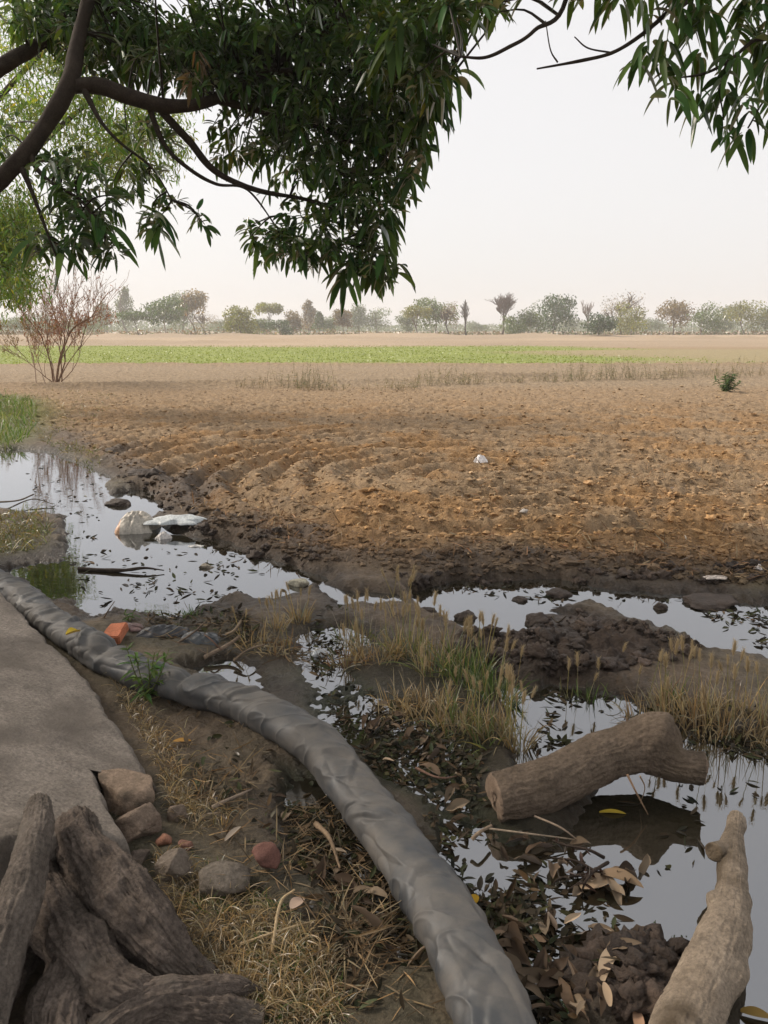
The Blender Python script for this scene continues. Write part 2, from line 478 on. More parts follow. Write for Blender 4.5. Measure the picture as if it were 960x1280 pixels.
def terrain(X, Y):
    X = np.asarray(X, float); Y = np.asarray(Y, float)
    near = Y < 16
    yb = np.interp(X, EDGE[:, 0], EDGE[:, 1])
    fld = sstep(-.05, .45, Y - yb)
    D = np.hypot(X, Y)
    wx = X + .05 * vn(X * 4, Y * 4, 3); wy = Y + .05 * vn(X * 4, Y * 4, 4)
    sd = np.full(X.shape, 9.0)
    m = near
    if m.any():
        s = np.full(m.sum(), 9.0)
        for p in PUD: s = np.minimum(s, poly_sd(wx[m], wy[m], p))
        sd[m] = s
    n1 = fbm(X, Y, 2.6, 3, 21); n2 = fbm(X, Y, 9, 3, 31); n3 = fbm(X, Y, 34, 2, 41)
    lod = np.clip(8 / (D + 1), .0, 1)
    # bank
    bank = .05 + .028 * n1 + .016 * n2 + .007 * n3
    muck = sstep(.12, -.1, poly_sd(wx, wy, MUCK)) * near
    bank = bank * (1 - .62 * muck) + .006 * muck * fbm(X, Y, 14, 3, 43)
    # ploughed field
    dx0 = X - FC[0]
    dx = np.minimum(X - FC[0], 0) + .25 * vn(X * .5, Y * .5, 8)
    ph = np.hypot(dx, Y - FC[1]) + .10 * vn(X * 1.3, Y * 1.3, 9) + .05 * vn(X * 4, Y * 4, 10)
    lin = .35 + .65 * sstep(1.6, -.2, dx0)
    fmask = sstep(.2, 1.2, Y - yb) * (1 - sstep(14, 19, Y))
    ridge = 1 - np.abs(fbm(X, Y, 7, 3, 61))
    turn = sstep(5.4, 3.8, np.hypot(dx0, Y - FC[1])) * sstep(3.0, .5, dx0)
    clod = ((ridge ** 3 - .45) * .04 + np.maximum(fbm(X, Y, 13, 3, 71), 0) * .045) * (1 - .35 * turn)
    fur = np.cos(ph * 2 * np.pi / .42) * (.030 + .028 * turn) * (1 + .3 * vn(X * 1.7, Y * 1.7, 12)) * fmask
    field = .10 + fur + clod * (1 - sstep(18, 60, D) * .6) + .02 * n1 + .008 * n3
    # bunds and far terraces
    yb1 = np.interp(X, B1[:, 0], B1[:, 1])
    bw = 1 + .5 * vn(X * .3, Y * 0, 14)
    field = field + .16 * bw * np.exp(-((Y - yb1 - .25 * vn(X * .5, Y * 0, 15)) / .45) ** 2)
    for yy, hh, sl in ((33.2, .13, .0), (63, .25, .02), (92, .4, -.03), (128, .5, .01), (165, .7, 0)):
        field = field + hh * np.exp(-((Y - yy - sl * X - .5 * vn(X * .12, Y * 0, int(yy))) / (.35 + yy * .006)) ** 2) * sstep(-.6, .1, vn(X * .045, Y * 0, int(yy) + 3))
    h = bank * (1 - fld) + field * fld
    # special patches on the bank
    k = sstep(.08, -.12, poly_sd(wx, wy, HEAP)) * near
    h = h + k * (-.012 + .10 * np.abs(fbm(X, Y, 4.5, 4, 91, .6)) + .05 * np.maximum(fbm(X, Y, 15, 3, 93), 0) + .03 * n2)
    k2 = sstep(.05, -.1, poly_sd(wx, wy, MOUND)) * near
    h = h + k2 * (.035 + .03 * n2 + .06 * np.abs(fbm(X, Y, 9, 4, 95, .6)))
    mm = np.maximum(sstep(.06, -.1, poly_sd(wx, wy, MARSH)), .9 * sstep(.04, -.08, poly_sd(wx, wy, MARSH2))) * near * (1 - k2)
    h = h * (1 - mm) + mm * (-.012 + .036 * fbm(X, Y, 5, 3, 101) + .018 * n3)
    sdn = sd + .05 * n1 + .03 * n2 + .02 * n3
    wk = sstep(-.04, .16, sdn)
    h = np.where(k > .3, np.maximum(h * wk - .05 * (1 - wk), h * .55 * k), h * wk - .06 * (1 - wk))
    # gentle rise of the near bank under the slab and roots
    lb = np.exp(-(((X - LOGP[0]) / .22) ** 2 + ((Y - LOGP[1]) / .16) ** 2)) * near
    h = h + .028 * lb * (h < .08)
    h = h + .05 * sstep(-.6, -1.4, X + .18 * Y - .3) * (1 - sstep(3.3, 4.2, Y)) * (1 - fld)
    # ---------------- colour of the soil itself
    def C(*c): return np.array(c)[None]
    def mixc(a, b, t): return a * (1 - t[:, None]) + b * t[:, None]
    sh = X.shape
    Xr, Yr = X.ravel(), Y.ravel()
    nb = fbm(Xr, Yr, .7, 4, 111); nc = fbm(Xr, Yr, 3.3, 3, 121); nf = fbm(Xr, Yr, .05, 3, 131)
    dry, orange, grey = C(.305, .212, .125), C(.33, .195, .088), C(.30, .228, .15)
    fc = mixc(dry + 0 * Xr[:, None], orange, np.clip(.35 + fbm(Xr, Yr, 1.6, 4, 113) * 1.5 + nc * .9 + nb * .5, 0, 1) * (1 - sstep(11, 19, Yr)) * .95)
    fc = mixc(fc, grey, sstep(19, 22, Yr) * (1 - sstep(32, 34, Yr)) * .8)
    far = C(.38, .285, .19) * (1 + .25 * nf[:, None])
    fc = mixc(fc, far, sstep(60, 74, Yr))
    ge = 14 + 6 * vn(Yr * .08, Yr * 0, 5) + 3 * vn(Yr * .3, Yr * 0, 6)
    gm = sstep(33.4, 34, Yr) * (1 - sstep(68, 74, Yr + 6 * nf)) * (1 - sstep(-4, 5, Xr - ge))
    fc = mixc(fc, C(.235, .285, .06) * (1 + .2 * nb[:, None]), gm * .9)
    stub = sstep(33.4, 34, Yr) * (1 - sstep(58, 64, Yr)) * (1 - gm)
    fc = mixc(fc, C(.33, .28, .15), stub * .7)
    sdr = (sd + .25 * n1 + .12 * n2).ravel()
    wetf = (1 - sstep(.2, 1.05, sdr + .4 * nb + .25 * nc))
    wetf = np.maximum(wetf, .9 * (1 - sstep(.1, 1.0, Yr - yb.ravel() + .35 * nb)))
    wetf = wetf * (Yr < 16)
    fc = mixc(fc, C(.075, .05, .033) * (1 + .35 * nc[:, None]), np.clip(wetf, 0, 1) * .93)
    bc = mixc(C(.135, .098, .066) * (1 + .3 * nc[:, None]), C(.085, .075, .045), sstep(-.1, .5, nb))
    bc = mixc(bc, C(.17, .125, .08), sstep(.15, .5, nc) * .5)
    bc = mixc(bc, C(.046, .042, .027) * (1 + .45 * nc[:, None]), muck.ravel() * .85)
    bc = mixc(bc, C(.05, .037, .027), (1 - sstep(.02, .3, sdr)))
    bc = mixc(bc, C(.034, .038, .021) * (1 + .4 * nc[:, None]), mm.ravel())
    bc = mixc(bc, C(.06, .042, .031) * (1 + .3 * nc[:, None]), np.maximum(k, k2).ravel())
    c = mixc(bc, fc, fld.ravel())
    lg = gpoly([(-300, 502), (20, 500), (50, 506), (62, 525), (40, 552), (10, 562), (-300, 566)])
    gk = sstep(.5, -.3, poly_sd(Xr, Yr, lg)) * (Yr < 30)
    c = mixc(c, C(.15, .16, .055) * (1 + .4 * nb[:, None]), gk * .85)
    wet = np.clip(np.maximum(wetf * .6 * fld.ravel(), (1 - fld.ravel()) * (1 - sstep(.02, .10, h.ravel()))), 0, 1)
    return h, np.clip(c, .005, .9).reshape(sh + (3,)), wet.reshape(sh)

def gz(x, y):
    return float(terrain(np.array([x]), np.array([y]))[0][0])

def on_ground(px, py):
    """the ground point seen at a pixel (two refinements for its height)"""
    p = gp(px, py)
    for _ in range(3): p = gp(px, py, max(gz(p[0], p[1]), 0))
    return p

rr = np.concatenate([np.geomspace(.2, 1.25, 30)[:-1], np.geomspace(1.25, 30, 860)[:-1], np.geomspace(30, 820, 170)])
dense = np.linspace(-R(37), R(37), 640)
back = np.linspace(R(37), R(323), 100)[1:-1]
az = np.concatenate([dense, back])
RR, AZ = np.meshgrid(rr, az, indexing='ij')
GX, GY = RR * np.sin(AZ), RR * np.cos(AZ)
GZ, GC, GW = terrain(GX, GY)
mb = MB()
V = np.stack([GX, GY, GZ], -1).reshape(-1, 3)
mb.add(V, quad_grid(len(rr), len(az), True)[:, ::-1], GC.reshape(-1, 3))
cen = np.vstack([V[:len(az)], [[0, 0, V[:len(az), 2].mean()]]])
j = np.arange(len(az))
mb.add(cen, np.stack([j, (j + 1) % len(az), np.full(len(az), len(az))], 1)[:, ::-1], (.1, .075, .05))
ground = mb.build('ground', M['ground'])
wa = ground.data.attributes.new('wet', 'FLOAT', 'POINT')
wa.data.foreach_set('value', np.concatenate([GW.ravel(), np.zeros(len(cen))]).astype(np.float32))
kind(ground, 'structure')

mb = MB()
wg = np.meshgrid(np.linspace(-16, 9, 40), np.linspace(.3, 13, 40), indexing='ij')
mb.add(np.stack([wg[0], wg[1], wg[0] * 0], -1).reshape(-1, 3), quad_grid(40, 40, False)[:, ::-1], (.02, .02, .02))
water = mb.build('water', M['water'])
kind(water, 'structure')
del V, RR, AZ, GX, GY, GZ, GC, GW

# the dusty air over the plain
def air():
    m, nt, out = new_mat('dusty_air')
    pv = N(nt, 'ShaderNodeVolumePrincipled')
    pv.inputs['Color'].default_value = (.98, .975, .975, 1)
    pv.inputs['Density'].default_value = .0009
    pv.inputs['Density Attribute'].default_value = ''
    pv.inputs['Anisotropy'].default_value = .15
    nt.links.new(pv.outputs[0], out.inputs['Volume'])
    x0, x1, y0, y1, z0, z1 = -860, 860, -860, 860, -1.3, 26
    v = [(x, y, z) for x in (x0, x1) for y in (y0, y1) for z in (z0, z1)]
    f = [(0, 1, 3, 2), (4, 6, 7, 5), (0, 4, 5, 1), (2, 3, 7, 6), (0, 2, 6, 4), (1, 5, 7, 3)]
    o = MB().add(v, f).build('haze', m, smooth=False)
    kind(o, 'stuff', 'pale dusty haze hanging over the whole plain', 'haze')
air()

# ================================================================== scatter helpers
def in_pix(poly, n):
    """n random pixels inside a pixel polygon"""
    P = np.array(poly, float); out = []
    lo, hi = P.min(0), P.max(0)
    while len(out) < n:
        q = lo + RNG.random((n * 2, 2)) * (hi - lo)
        out.extend(q[poly_sd(q[:, 0], q[:, 1], P) < 0])
    return np.array(out[:n])

def ground_pts(poly, n):
    q = in_pix(poly, n)
    p = np.array([gp(x, y) for x, y in q])
    z = terrain(p[:, 0], p[:, 1])[0]
    p[:, 2] = z
    return p

def scatter_rocks(mb, P, size, sub, cols, squash=.7, sink=.25, variants=8):
    for k in range(variants):
        idx = np.arange(k, len(P), variants)
        if not len(idx): continue
        t = ICO[sub][0]
        t = t * (1 + 0.5 * vn3(t + k * 5.1, 1.4, k) + .5 * vn3(t + k, 3.2, k + 50) + (.42 * vn3(t, 7.5, k + 70) if sub > 2 else 0))[:, None]
        f = ICO[sub][1]
        n = len(idx)
        a = RNG.random(n) * 6.283
        S = size[idx][:, None] * np.stack([RNG.uniform(.8, 1.4, n), RNG.uniform(.7, 1.1, n), RNG.uniform(.6, 1.0, n) * squash], 1)
        v = t[None] * S[:, None]
        ca, sa = np.cos(a)[:, None], np.sin(a)[:, None]
        v = np.stack([v[..., 0] * ca - v[..., 1] * sa, v[..., 0] * sa + v[..., 1] * ca, v[..., 2]], -1)
        v += P[idx][:, None] + np.array([0, 0, 1]) * (S[:, 2] * (1 - 2 * sink))[:, None, None]
        mb.add(v.reshape(-1, 3), (f[None] + (np.arange(n) * len(t))[:, None, None]).reshape(-1, 3), np.repeat(cols[idx], len(t), 0))

# clods of the ploughed field (nobody could count them)
FIELD = [(-120, 500), (1080, 482), (1150, 775), (960, 745), (700, 722), (520, 728), (400, 714), (262, 672), (205, 630), (140, 588), (70, 545)]
mb = MB()
for n, sub, lo, hi in ((6000, 2, 560, 790), (16000, 1, 480, 640)):
    P = ground_pts(FIELD, n)
    d = np.hypot(P[:, 0], P[:, 1])
    size = np.clip(RNG.lognormal(-4.6, .6, n), .004, .04)
    _, c, w = terrain(P[:, 0], P[:, 1])
    keep = (P[:, 2] > .02) & ((np.hypot(P[:, 0] - FC[0], P[:, 1] - FC[1]) > 3.0) | (P[:, 0] > FC[0] + .3) | (RNG.random(n) < .85))
    c = c * np.exp(RNG.normal(0.05, .22, (n, 1)))
    scatter_rocks(mb, P[keep], size[keep], sub, c[keep])
kind(mb.build('soil_clods', M['clod'], smooth=False), 'stuff', 'dry crumbled clods strewn over the ploughed field', 'soil clods')

mb = MB()
P = np.concatenate([ground_pts([(565, 835), (580, 800), (655, 788), (690, 768), (735, 772), (790, 794), (840, 810), (878, 826), (850, 842), (700, 855), (600, 850)], 1300),
                    ground_pts([(480, 728), (960, 720), (1000, 745), (700, 728), (500, 738)], 420),
                    ground_pts([(130, 600), (200, 645), (270, 690), (400, 715), (380, 690), (240, 640), (170, 590)], 420),
                    ground_pts([(720, 1290), (745, 1200), (780, 1160), (830, 1155), (845, 1200), (830, 1290)], 300)])
P = P[(P[:, 2] > -.02) & (fbm(P[:, 0], P[:, 1], 5, 3, 97) + .25 * RNG.normal(size=len(P)) > .02)]
n = len(P)
size = np.clip(RNG.lognormal(-4.45, .7, n), .004, .05)
c = np.array([.062, .043, .032]) * np.exp(RNG.normal(0, .22, (n, 1)))
scatter_rocks(mb, P, size, 3, c, .85, .42, 12)
kind(mb.build('mud_clods', M['mud'], smooth=True), 'stuff', 'dark wet lumps of dug mud heaped between the puddles', 'mud')

# ================================================================== the mango tree
def limb(px, n=40):
    """(x, y, depth, radius) in photo pixels or world points (4-tuples flagged by depth None) -> path, radii"""
    P, r = [], []
    for q in px:
        if q[0] == 'w': P.append(np.array(q[1:4])); r.append(q[4])
        else: P.append(dp(q[0], q[1], q[2])); r.append(q[3])
    P = spline(P, n); rad = np.interp(np.linspace(0, len(r) - 1, n), np.arange(len(r)), r)
    return P, rad

def bark_disp(seed, amp=.06, rr=.1):
    def f(V, th, t):
        return rr * (amp * 2.2 * vn3(V, 3.5, seed) + amp * vn3(V, 11, seed + 1) + amp * .7 * vn3(V * np.array([1, 1, .5]), 30, seed + 2))
    return f

mango = empty('mango_tree', (-3.9, 5.4, 0), 'spreading mango tree with dark hanging leaves arching over the puddles', 'tree')
ML = np.array(mango.location)
paths = []
def add_limb(mbx, spec, n=40, sides=12, seed=0, keep=True):
    P, r = limb(spec, n)
    mbx.addmany(tube(P, r, sides, bark_disp(seed, .07, float(np.mean(r)))), (.05, .038, .03))
    if keep: paths.append((P, r))

t = MB()
add_limb(t, [('w', -3.95, 5.4, -.2, .42), ('w', -3.9, 5.4, .4, .33), ('w', -3.85, 5.35, 1.2, .29), ('w', -3.75, 5.3, 2.0, .30)], 40, 20, 1, False)
t.build('trunk', M['limb'], mango, loc=ML).location = (0, 0, 0)
limbs = [
    [('w', -3.75, 5.3, 1.9, .2), (-40, 252, 5.3, .075), (20, 205, 5.3, .058), (62, 150, 5.35, .054), (88, 100, 5.4, .054), (98, 50, 5.5, .045), (125, -50, 5.6, .05), (160, -160, 5.6, .05)],
    [(84, 108, 5.4, .05), (125, 108, 5.45, .055), (165, 122, 5.5, .055), (215, 133, 5.55, .05), (270, 124, 5.7, .042), (330, 90, 5.8, .045), (400, 40, 5.9, .03), (450, 0, 5.9, .02)],
    [('w', -3.75, 5.3, 2.0, .17), (-70, 130, 5.8, .13), (0, 84, 5.9, .05), (45, 58, 6.0, .045), (75, 32, 6.0, .04), (110, -20, 6.1, .05), (150, -120, 6.1, .03)],
    [(195, 130, 5.55, .032), (210, 148, 5.6, .03), (238, 178, 5.7, .028), (262, 208, 5.8, .025), (290, 226, 5.9, .021), (330, 240, 6.0, .018), (385, 250, 6.1, .012), (440, 270, 6.2, .007)],
    [(184, 127, 5.53, .024), (205, 180, 5.6, .018), (235, 210, 5.7, .016), (270, 230, 5.8, .012), (310, 238, 5.9, .009), (350, 290, 6.1, .006)],
    [(104, 110, 5.42, .024), (125, 150, 5.4, .014), (150, 178, 5.4, .011), (190, 210, 5.5, .008), (215, 250, 5.5, .005)],
    [(60, 152, 5.34, .03), (40, 195, 5.3, .018), (60, 225, 5.3, .013), (100, 250, 5.3, .010), (130, 290, 5.3, .006)],
    [(24, 203, 5.3, .024), (40, 240, 5.3, .014), (55, 280, 5.3, .010), (70, 320, 5.3, .006)],
    [(270, 124, 5.7, .03), (330, 140, 5.9, .024), (400, 160, 6.0, .02), (470, 190, 6.0, .014), (520, 200, 6.0, .008)],
    [(330, 90, 5.8, .03), (420, 90, 5.8, .024), (500, 95, 5.6, .017), (560, 100, 5.5, .010)],
    [(400, 160, 6.0, .018), (430, 220, 6.1, .014), (450, 290, 6.2, .010), (475, 345, 6.2, .006)],
    # overhead limbs that leave the frame and come back down into it
    [('w', -3.75, 5.3, 2.0, .2), ('w', -3.3, 4.9, 3.3, .16), ('w', -1.9, 4.4, 4.2, .12), ('w', -.3, 4.1, 4.5, .09), ('w', 1.2, 4.0, 4.4, .06), ('w', 2.2, 4.1, 4.1, .04), ('w', 3.0, 4.2, 3.8, .02)],
    [('w', -3.3, 4.9, 3.3, .14), ('w', -2.9, 3.4, 4.1, .11), ('w', -2.0, 1.8, 4.6, .08), ('w', -.9, .6, 4.7, .05), ('w', .2, -.6, 4.6, .03)],
    [('w', .9, 4.0, 4.4, .022), (712, -20, 4.3, .014), (668, 38, 4.3, .011), (634, 60, 4.3, .010), (606, 72, 4.3, .009), (576, 71, 4.3, .006)],
    [('w', 1.9, 4.05, 4.2, .03), (880, -30, 4.2, .017), (835, 15, 4.2, .0135), (800, 45, 4.2, .012), (765, 66, 4.2, .010), (725, 76, 4.2, .0085), (671, 86, 4.2, .005)],
    [(697, 78, 4.2, .005), (688, 62, 4.2, .004), (682, 26, 4.2, .003)],
    [(765, 66, 4.2, .005), (735, 60, 4.2, .004), (718, 46, 4.2, .003)],
    [('w', 2.3, 4.1, 4.1, .02), (985, 15, 4.1, .012), (940, 52, 4.1, .010), (908, 78, 4.1, .009), (880, 92, 4.1, .007), (850, 97, 4.1, .004)],
    [(908, 78, 4.1, .006), (900, 110, 4.1, .005), (905, 150, 4.1, .003)],
    [('w', 2.3, 4.1, 4.1, .02), (1000, 90, 4.1, .010), (960, 120, 4.1, .006), (935, 160, 4.1, .004)],
]
for i, l in enumerate(limbs):
    m_ = MB()
    add_limb(m_, l, 46, 14 if l[0][-1] > .05 else 7, 10 + i)
    o = m_.build('limb' if l[0][-1] > .05 else 'branch', M['limb'], mango, loc=ML); o.location = (0, 0, 0)

PP = np.concatenate([p[::3] for p, r in paths])

def rosettes(C, A, nl, L, W, base, droop=(.1, .6), spread=1.0, rows=5, var=(.22, .12)):
    """mango leaf whorls: centres C, axes A"""
    n = len(C)
    k = RNG.integers(nl[0], nl[1] + 1, n); tot = k.sum()
    ci = np.repeat(np.arange(n), k)
    A = unit(A)
    h = np.where(np.abs(A[:, 2:]) > .9, np.array([[1, 0, 0]]), np.array([[0, 0, 1]]))
    e1 = unit(np.cross(A, h)); e2 = np.cross(A, e1)
    phi = RNG.random(tot) * 6.283
    rad = np.cos(phi)[:, None] * e1[ci] + np.sin(phi)[:, None] * e2[ci]
    D = unit(A[ci] * RNG.uniform(.1, 1.0, (tot, 1)) + rad * RNG.uniform(.6, 1.0, (tot, 1)) * spread + np.array([0, 0, .12]))
    P = C[ci] + A[ci] * RNG.uniform(-.09, .05, (tot, 1)) + D * .02
    U = unit(np.array([0, 0, 1.0]) + .5 * RNG.normal(size=(tot, 3)) + .2 * rad)
    ll = RNG.uniform(L[0], L[1], tot); ww = ll * RNG.uniform(W[0], W[1], tot)
    v, f, nv = leaf_batch(P, D, U, ll, ww, RNG.uniform(droop[0], droop[1], tot), .38, rows, 3, lance)
    return v, f, jitter_cols(tot, base, var, nv)

GREENS = [(.11, .19, .05), (.085, .15, .045), (.065, .14, .03), (.06, .12, .035), (.08, .16, .035), (.045, .095, .026), (.10, .175, .04)]
LIGHT = [(.11, .16, .03), (.15, .18, .035), (.085, .14, .03)]
# crown lobes: pixel centre, depth, radii (pixels, pixels, metres), whorls, palette, inward dir
lobes = [
    (430, 90, 6.0, 118, 118, .75, 300, GREENS), (360, 40, 6.0, 130, 80, .8, 210, GREENS), (500, 60, 5.2, 62, 60, .4, 80, GREENS + LIGHT),
    (490, 150, 5.9, 50, 62, .5, 95, GREENS), (400, 190, 6.2, 90, 70, .55, 130, GREENS), (455, 235, 6.1, 55, 50, .45, 75, GREENS),
    (400, 290, 6.2, 70, 42, .4, 62, GREENS), (462, 320, 6.15, 26, 34, .25, 22, GREENS), (345, 300, 6.2, 30, 28, .3, 12, GREENS), (310, 292, 6.1, 14, 20, .2, 4, GREENS),
    (230, 50, 6.0, 120, 50, .6, 150, GREENS), (150, 70, 6.2, 90, 40, .4, 45, GREENS), (110, 20, 6.0, 100, 40, .6, 85, GREENS), (20, 15, 6.0, 60, 22, .5, 14, GREENS),
    (260, 90, 5.9, 80, 40, .5, 42, GREENS), (345, 130, 6.1, 50, 50, .5, 52, GREENS), (300, 170, 6.2, 42, 42, .4, 24, GREENS + LIGHT),
    (80, 215, 5.4, 46, 30, .35, 24, GREENS), (110, 255, 5.4, 48, 30, .35, 26, GREENS), (85, 300, 5.4, 46, 28, .3, 18, GREENS), (130, 318, 5.4, 20, 20, .2, 7, GREENS),
    (200, 265, 5.6, 22, 28, .2, 9, GREENS + LIGHT), (160, 215, 5.6, 36, 30, .3, 12, GREENS + LIGHT), (180, 170, 5.9, 45, 28, .4, 12, GREENS + LIGHT), (10, 180, 5.6, 26, 30, .3, 5, GREENS), (250, 272, 5.7, 14, 14, .15, 3, GREENS),
    (550, 20, 4.9, 60, 40, .4, 40, GREENS + LIGHT), (610, 10, 4.6, 26, 26, .25, 9, GREENS), (520, 90, 5.0, 44, 50, .35, 34, GREENS + LIGHT),
    # unseen overhead canopy beyond the frame, added to shade the foreground
    (300, -120, 5.8, 330, 100, 1.3, 330, GREENS), (700, -150, 4.6, 260, 70, .9, 130, GREENS),
]
cr = MB()
tw = MB()
for (x, y, d, rx, ry, rd, n, pal) in lobes:
    n = max(3, int(n * ((1.4 if y < 110 else .95) if x < 320 else 1.0)))
    q = rnd_dirs(n) * (RNG.random((n, 1)) ** .38)
    C = np.array([dp(x + a * rx, y + b * ry, d + c * rd) for a, b, c in q])
    cc = dp(x, y, d)
    n = len(C)
    ax = unit(C - cc) + np.array([0, 0, -.45]) + .4 * rnd_dirs(n)
    v, f, c = rosettes(C, ax, (7, 11), (.07, .12), (.27, .36), pal, rows=6)
    cr.add(v, f, c)
    for i in RNG.choice(n, max(2, n // 3), replace=False):
        k = np.argmin(((PP - C[i]) ** 2).sum(1)); a = PP[k]
        L_ = np.linalg.norm(a - C[i])
        if L_ > 1.6: continue
        mid = (a + C[i]) / 2 + rnd_dirs(1)[0] * .12 * L_ + np.array([0, 0, .08 * L_])
        tw.addmany(tube(spline([a, mid, C[i]], 7), np.linspace(.009, .003, 7), 4, caps=False), (.045, .036, .028))
# sprays along the nearer twigs (few, large, in full view)
def spray(x, y, d, n, spread=.5, L=(.10, .155), pal=GREENS, nl=(5, 9), ax=(0, 0, -.6)):
    C = np.array([dp(x + RNG.normal(0, 6), y + RNG.normal(0, 6), d + RNG.normal(0, .05)) for _ in range(n)])
    v, f, c = rosettes(C, np.tile(np.array([ax], float), (n, 1)) + .35 * rnd_dirs(n), nl, L, (.25, .32), pal, (.3, 1.0), spread * 1.9, 8)
    cr.add(v, f, c)
for s in ((712, -4, 4.3, 1), (735, -6, 4.3, 1), (655, -12, 4.4, 1), (780, -14, 4.2, 2), (808, 20, 4.2, 1), (812, 62, 4.2, 1), (828, 86, 4.15, 1), (835, 118, 4.15, 1), (800, 74, 4.2, 1),
          (862, 60, 4.1, 1), (850, 100, 4.1, 1), (885, 105, 4.1, 1), (872, 128, 4.1, 1), (905, 128, 4.1, 1), (912, 165, 4.1, 1), (935, 130, 4.1, 2), (945, 160, 4.1, 1), (925, 60, 4.1, 1), (955, 90, 4.1, 2),
          (890, 20, 4.1, 2), (850, 12, 4.1, 2), (930, 12, 4.1, 3), (960, 40, 4.1, 3), (868, -18, 4.1, 3), (820, -16, 4.1, 2), (950, -10, 4.1, 4), (985, 120, 4.1, 2), (970, 60, 4.1, 2), (905, 45, 4.1, 1), (960, 140, 4.1, 1), (840, 40, 4.1, 1), (918, 92, 4.1, 1)):
    spray(*s)
for s in ((475, 330, 6.1, 2), (490, 338, 6.1, 1), (455, 335, 6.1, 2), (430, 335, 6.1, 2), (405, 330, 6.15, 1), (375, 318, 6.15, 1), (318, 312, 6.1, 1), (530, 190, 5.8, 2), (512, 215, 5.8, 2), (548, 120, 5.4, 3), (560, 90, 5.2, 3), (535, 150, 5.5, 2), (470, 290, 6, 3), (478, 265, 6, 2),
          (545, 45, 4.8, 2), (500, 40, 4.7, 2), (575, 10, 4.7, 2), (100, 262, 5.3, 1), (135, 300, 5.3, 1), (75, 322, 5.3, 1), (200, 270, 5.5, 1), (205, 285, 5.5, 1), (40, 300, 5.3, 1)):
    spray(*s, .6, (.14, .21))
# a hanging bunch of dead leaves
spray(246, 72, 5.3, 1, .4, (.06, .10), [(.15, .09, .05)], (8, 9)); spray(230, 92, 5.3, 1, .4, (.06, .10), [(.17, .11, .06)], (7, 9))
# canopy over and behind the camera's left shoulder: unseen, added for foreground shade
n = 620
q = RNG.uniform(-1, 1, (n, 3)) * np.array([3.2, 2.6, .6]) + np.array([-1.6, 1.0, 4.7])
v, f, c = rosettes(q, rnd_dirs(n) + np.array([0, 0, -.4]), (8, 12), (.15, .21), (.2, .27), GREENS, rows=3)
cr.add(v, f, c)
n = 150
q = RNG.uniform(-1, 1, (n, 3)) * np.array([2.4, .9, .4]) + np.array([.6, 4.0, 4.5])
v, f, c = rosettes(q, rnd_dirs(n) + np.array([0, 0, -.4]), (8, 12), (.15, .21), (.2, .27), GREENS, rows=3)
cr.add(v, f, c)
n = 240  # unseen crown round the trunk, put in for its shade
q = RNG.uniform(-1, 1, (n, 3)) * np.array([1.5, 1.8, 1.1]) + np.array([-5.2, 5.6, 4.0])
v, f, c = rosettes(q, rnd_dirs(n) + np.array([0, 0, -.4]), (8, 12), (.15, .21), (.2, .27), GREENS, rows=3)
cr.add(v, f, c)
for vv, ff, c_ in zip(tw.v, tw.q, tw.c): cr.add(vv, ff - ff.min(), c_)
o = cr.build('crown', M['leaf'], mango, loc=ML); o.location = (0, 0, 0)
print('mango leaves faces', sum(len(x) for x in cr.q))

# ================================================================== the fine-leaved tree behind it
def leaflet_cloud(mbx, C, n_per, L, W, base, var=(.25, .15), droop=(.1, .5)):
    ci = np.repeat(np.arange(len(C)), n_per); n = len(ci)
    P = C[ci] + RNG.normal(0, 1, (n, 3)) * np.array([.16, .16, .12])
    D = unit(rnd_dirs(n) + np.array([0, 0, -.5]))
    v, f, nv = leaf_batch(P, D, unit(rnd_dirs(n) + np.array([0, 0, 1])), RNG.uniform(*L, n), RNG.uniform(*W, n), RNG.uniform(*droop, n), .3, 2, 2, lambda s: np.array([.25, 1, .15]))
    mbx.add(v, f, jitter_cols(n, base, var, nv))

neem = empty('neem_tree', (-9.2, 15, 0), 'feathery yellow-green tree behind the mango, its crown drooping at the picture edge', 'tree')
NL = np.array(neem.location)
t = MB()
tp, tr = limb([('w', -9.2, 15, -.2, .28), ('w', -9.1, 15, 1.2, .2), ('w', -8.8, 15, 2.6, .17), ('w', -8.2, 14.8, 4.2, .11), ('w', -7.2, 14.5, 6, .05)], 40)
t.addmany(tube(tp, tr, 12, bark_disp(3, .1, .2)), (.07, .055, .042))
t.build('trunk', M['limb'], neem, loc=NL).location = (0, 0, 0)
NB = [tp]
for l in ([('w', -8.8, 15, 2.6, .09), (30, 200, 14, .06), (110, 130, 14, .035), (180, 90, 14, .015)], [('w', -8.9, 15, 2.2, .07), (0, 300, 14, .04), (30, 290, 14, .02), (45, 330, 14, .01)],
          [('w', -8.3, 14.8, 4, .06), (60, 60, 14, .04), (150, 40, 14, .02)], [(30, 200, 14, .04), (90, 200, 14, .025), (160, 180, 14, .012), (215, 170, 14, .006)]):
    b_ = MB(); p_, r_ = limb(l, 30); NB.append(p_)
    b_.addmany(tube(p_, r_, 7, bark_disp(8, .1, .04)), (.07, .055, .042))
    b_.build('branch', M['limb'], neem, loc=NL).location = (0, 0, 0)
cr = MB()
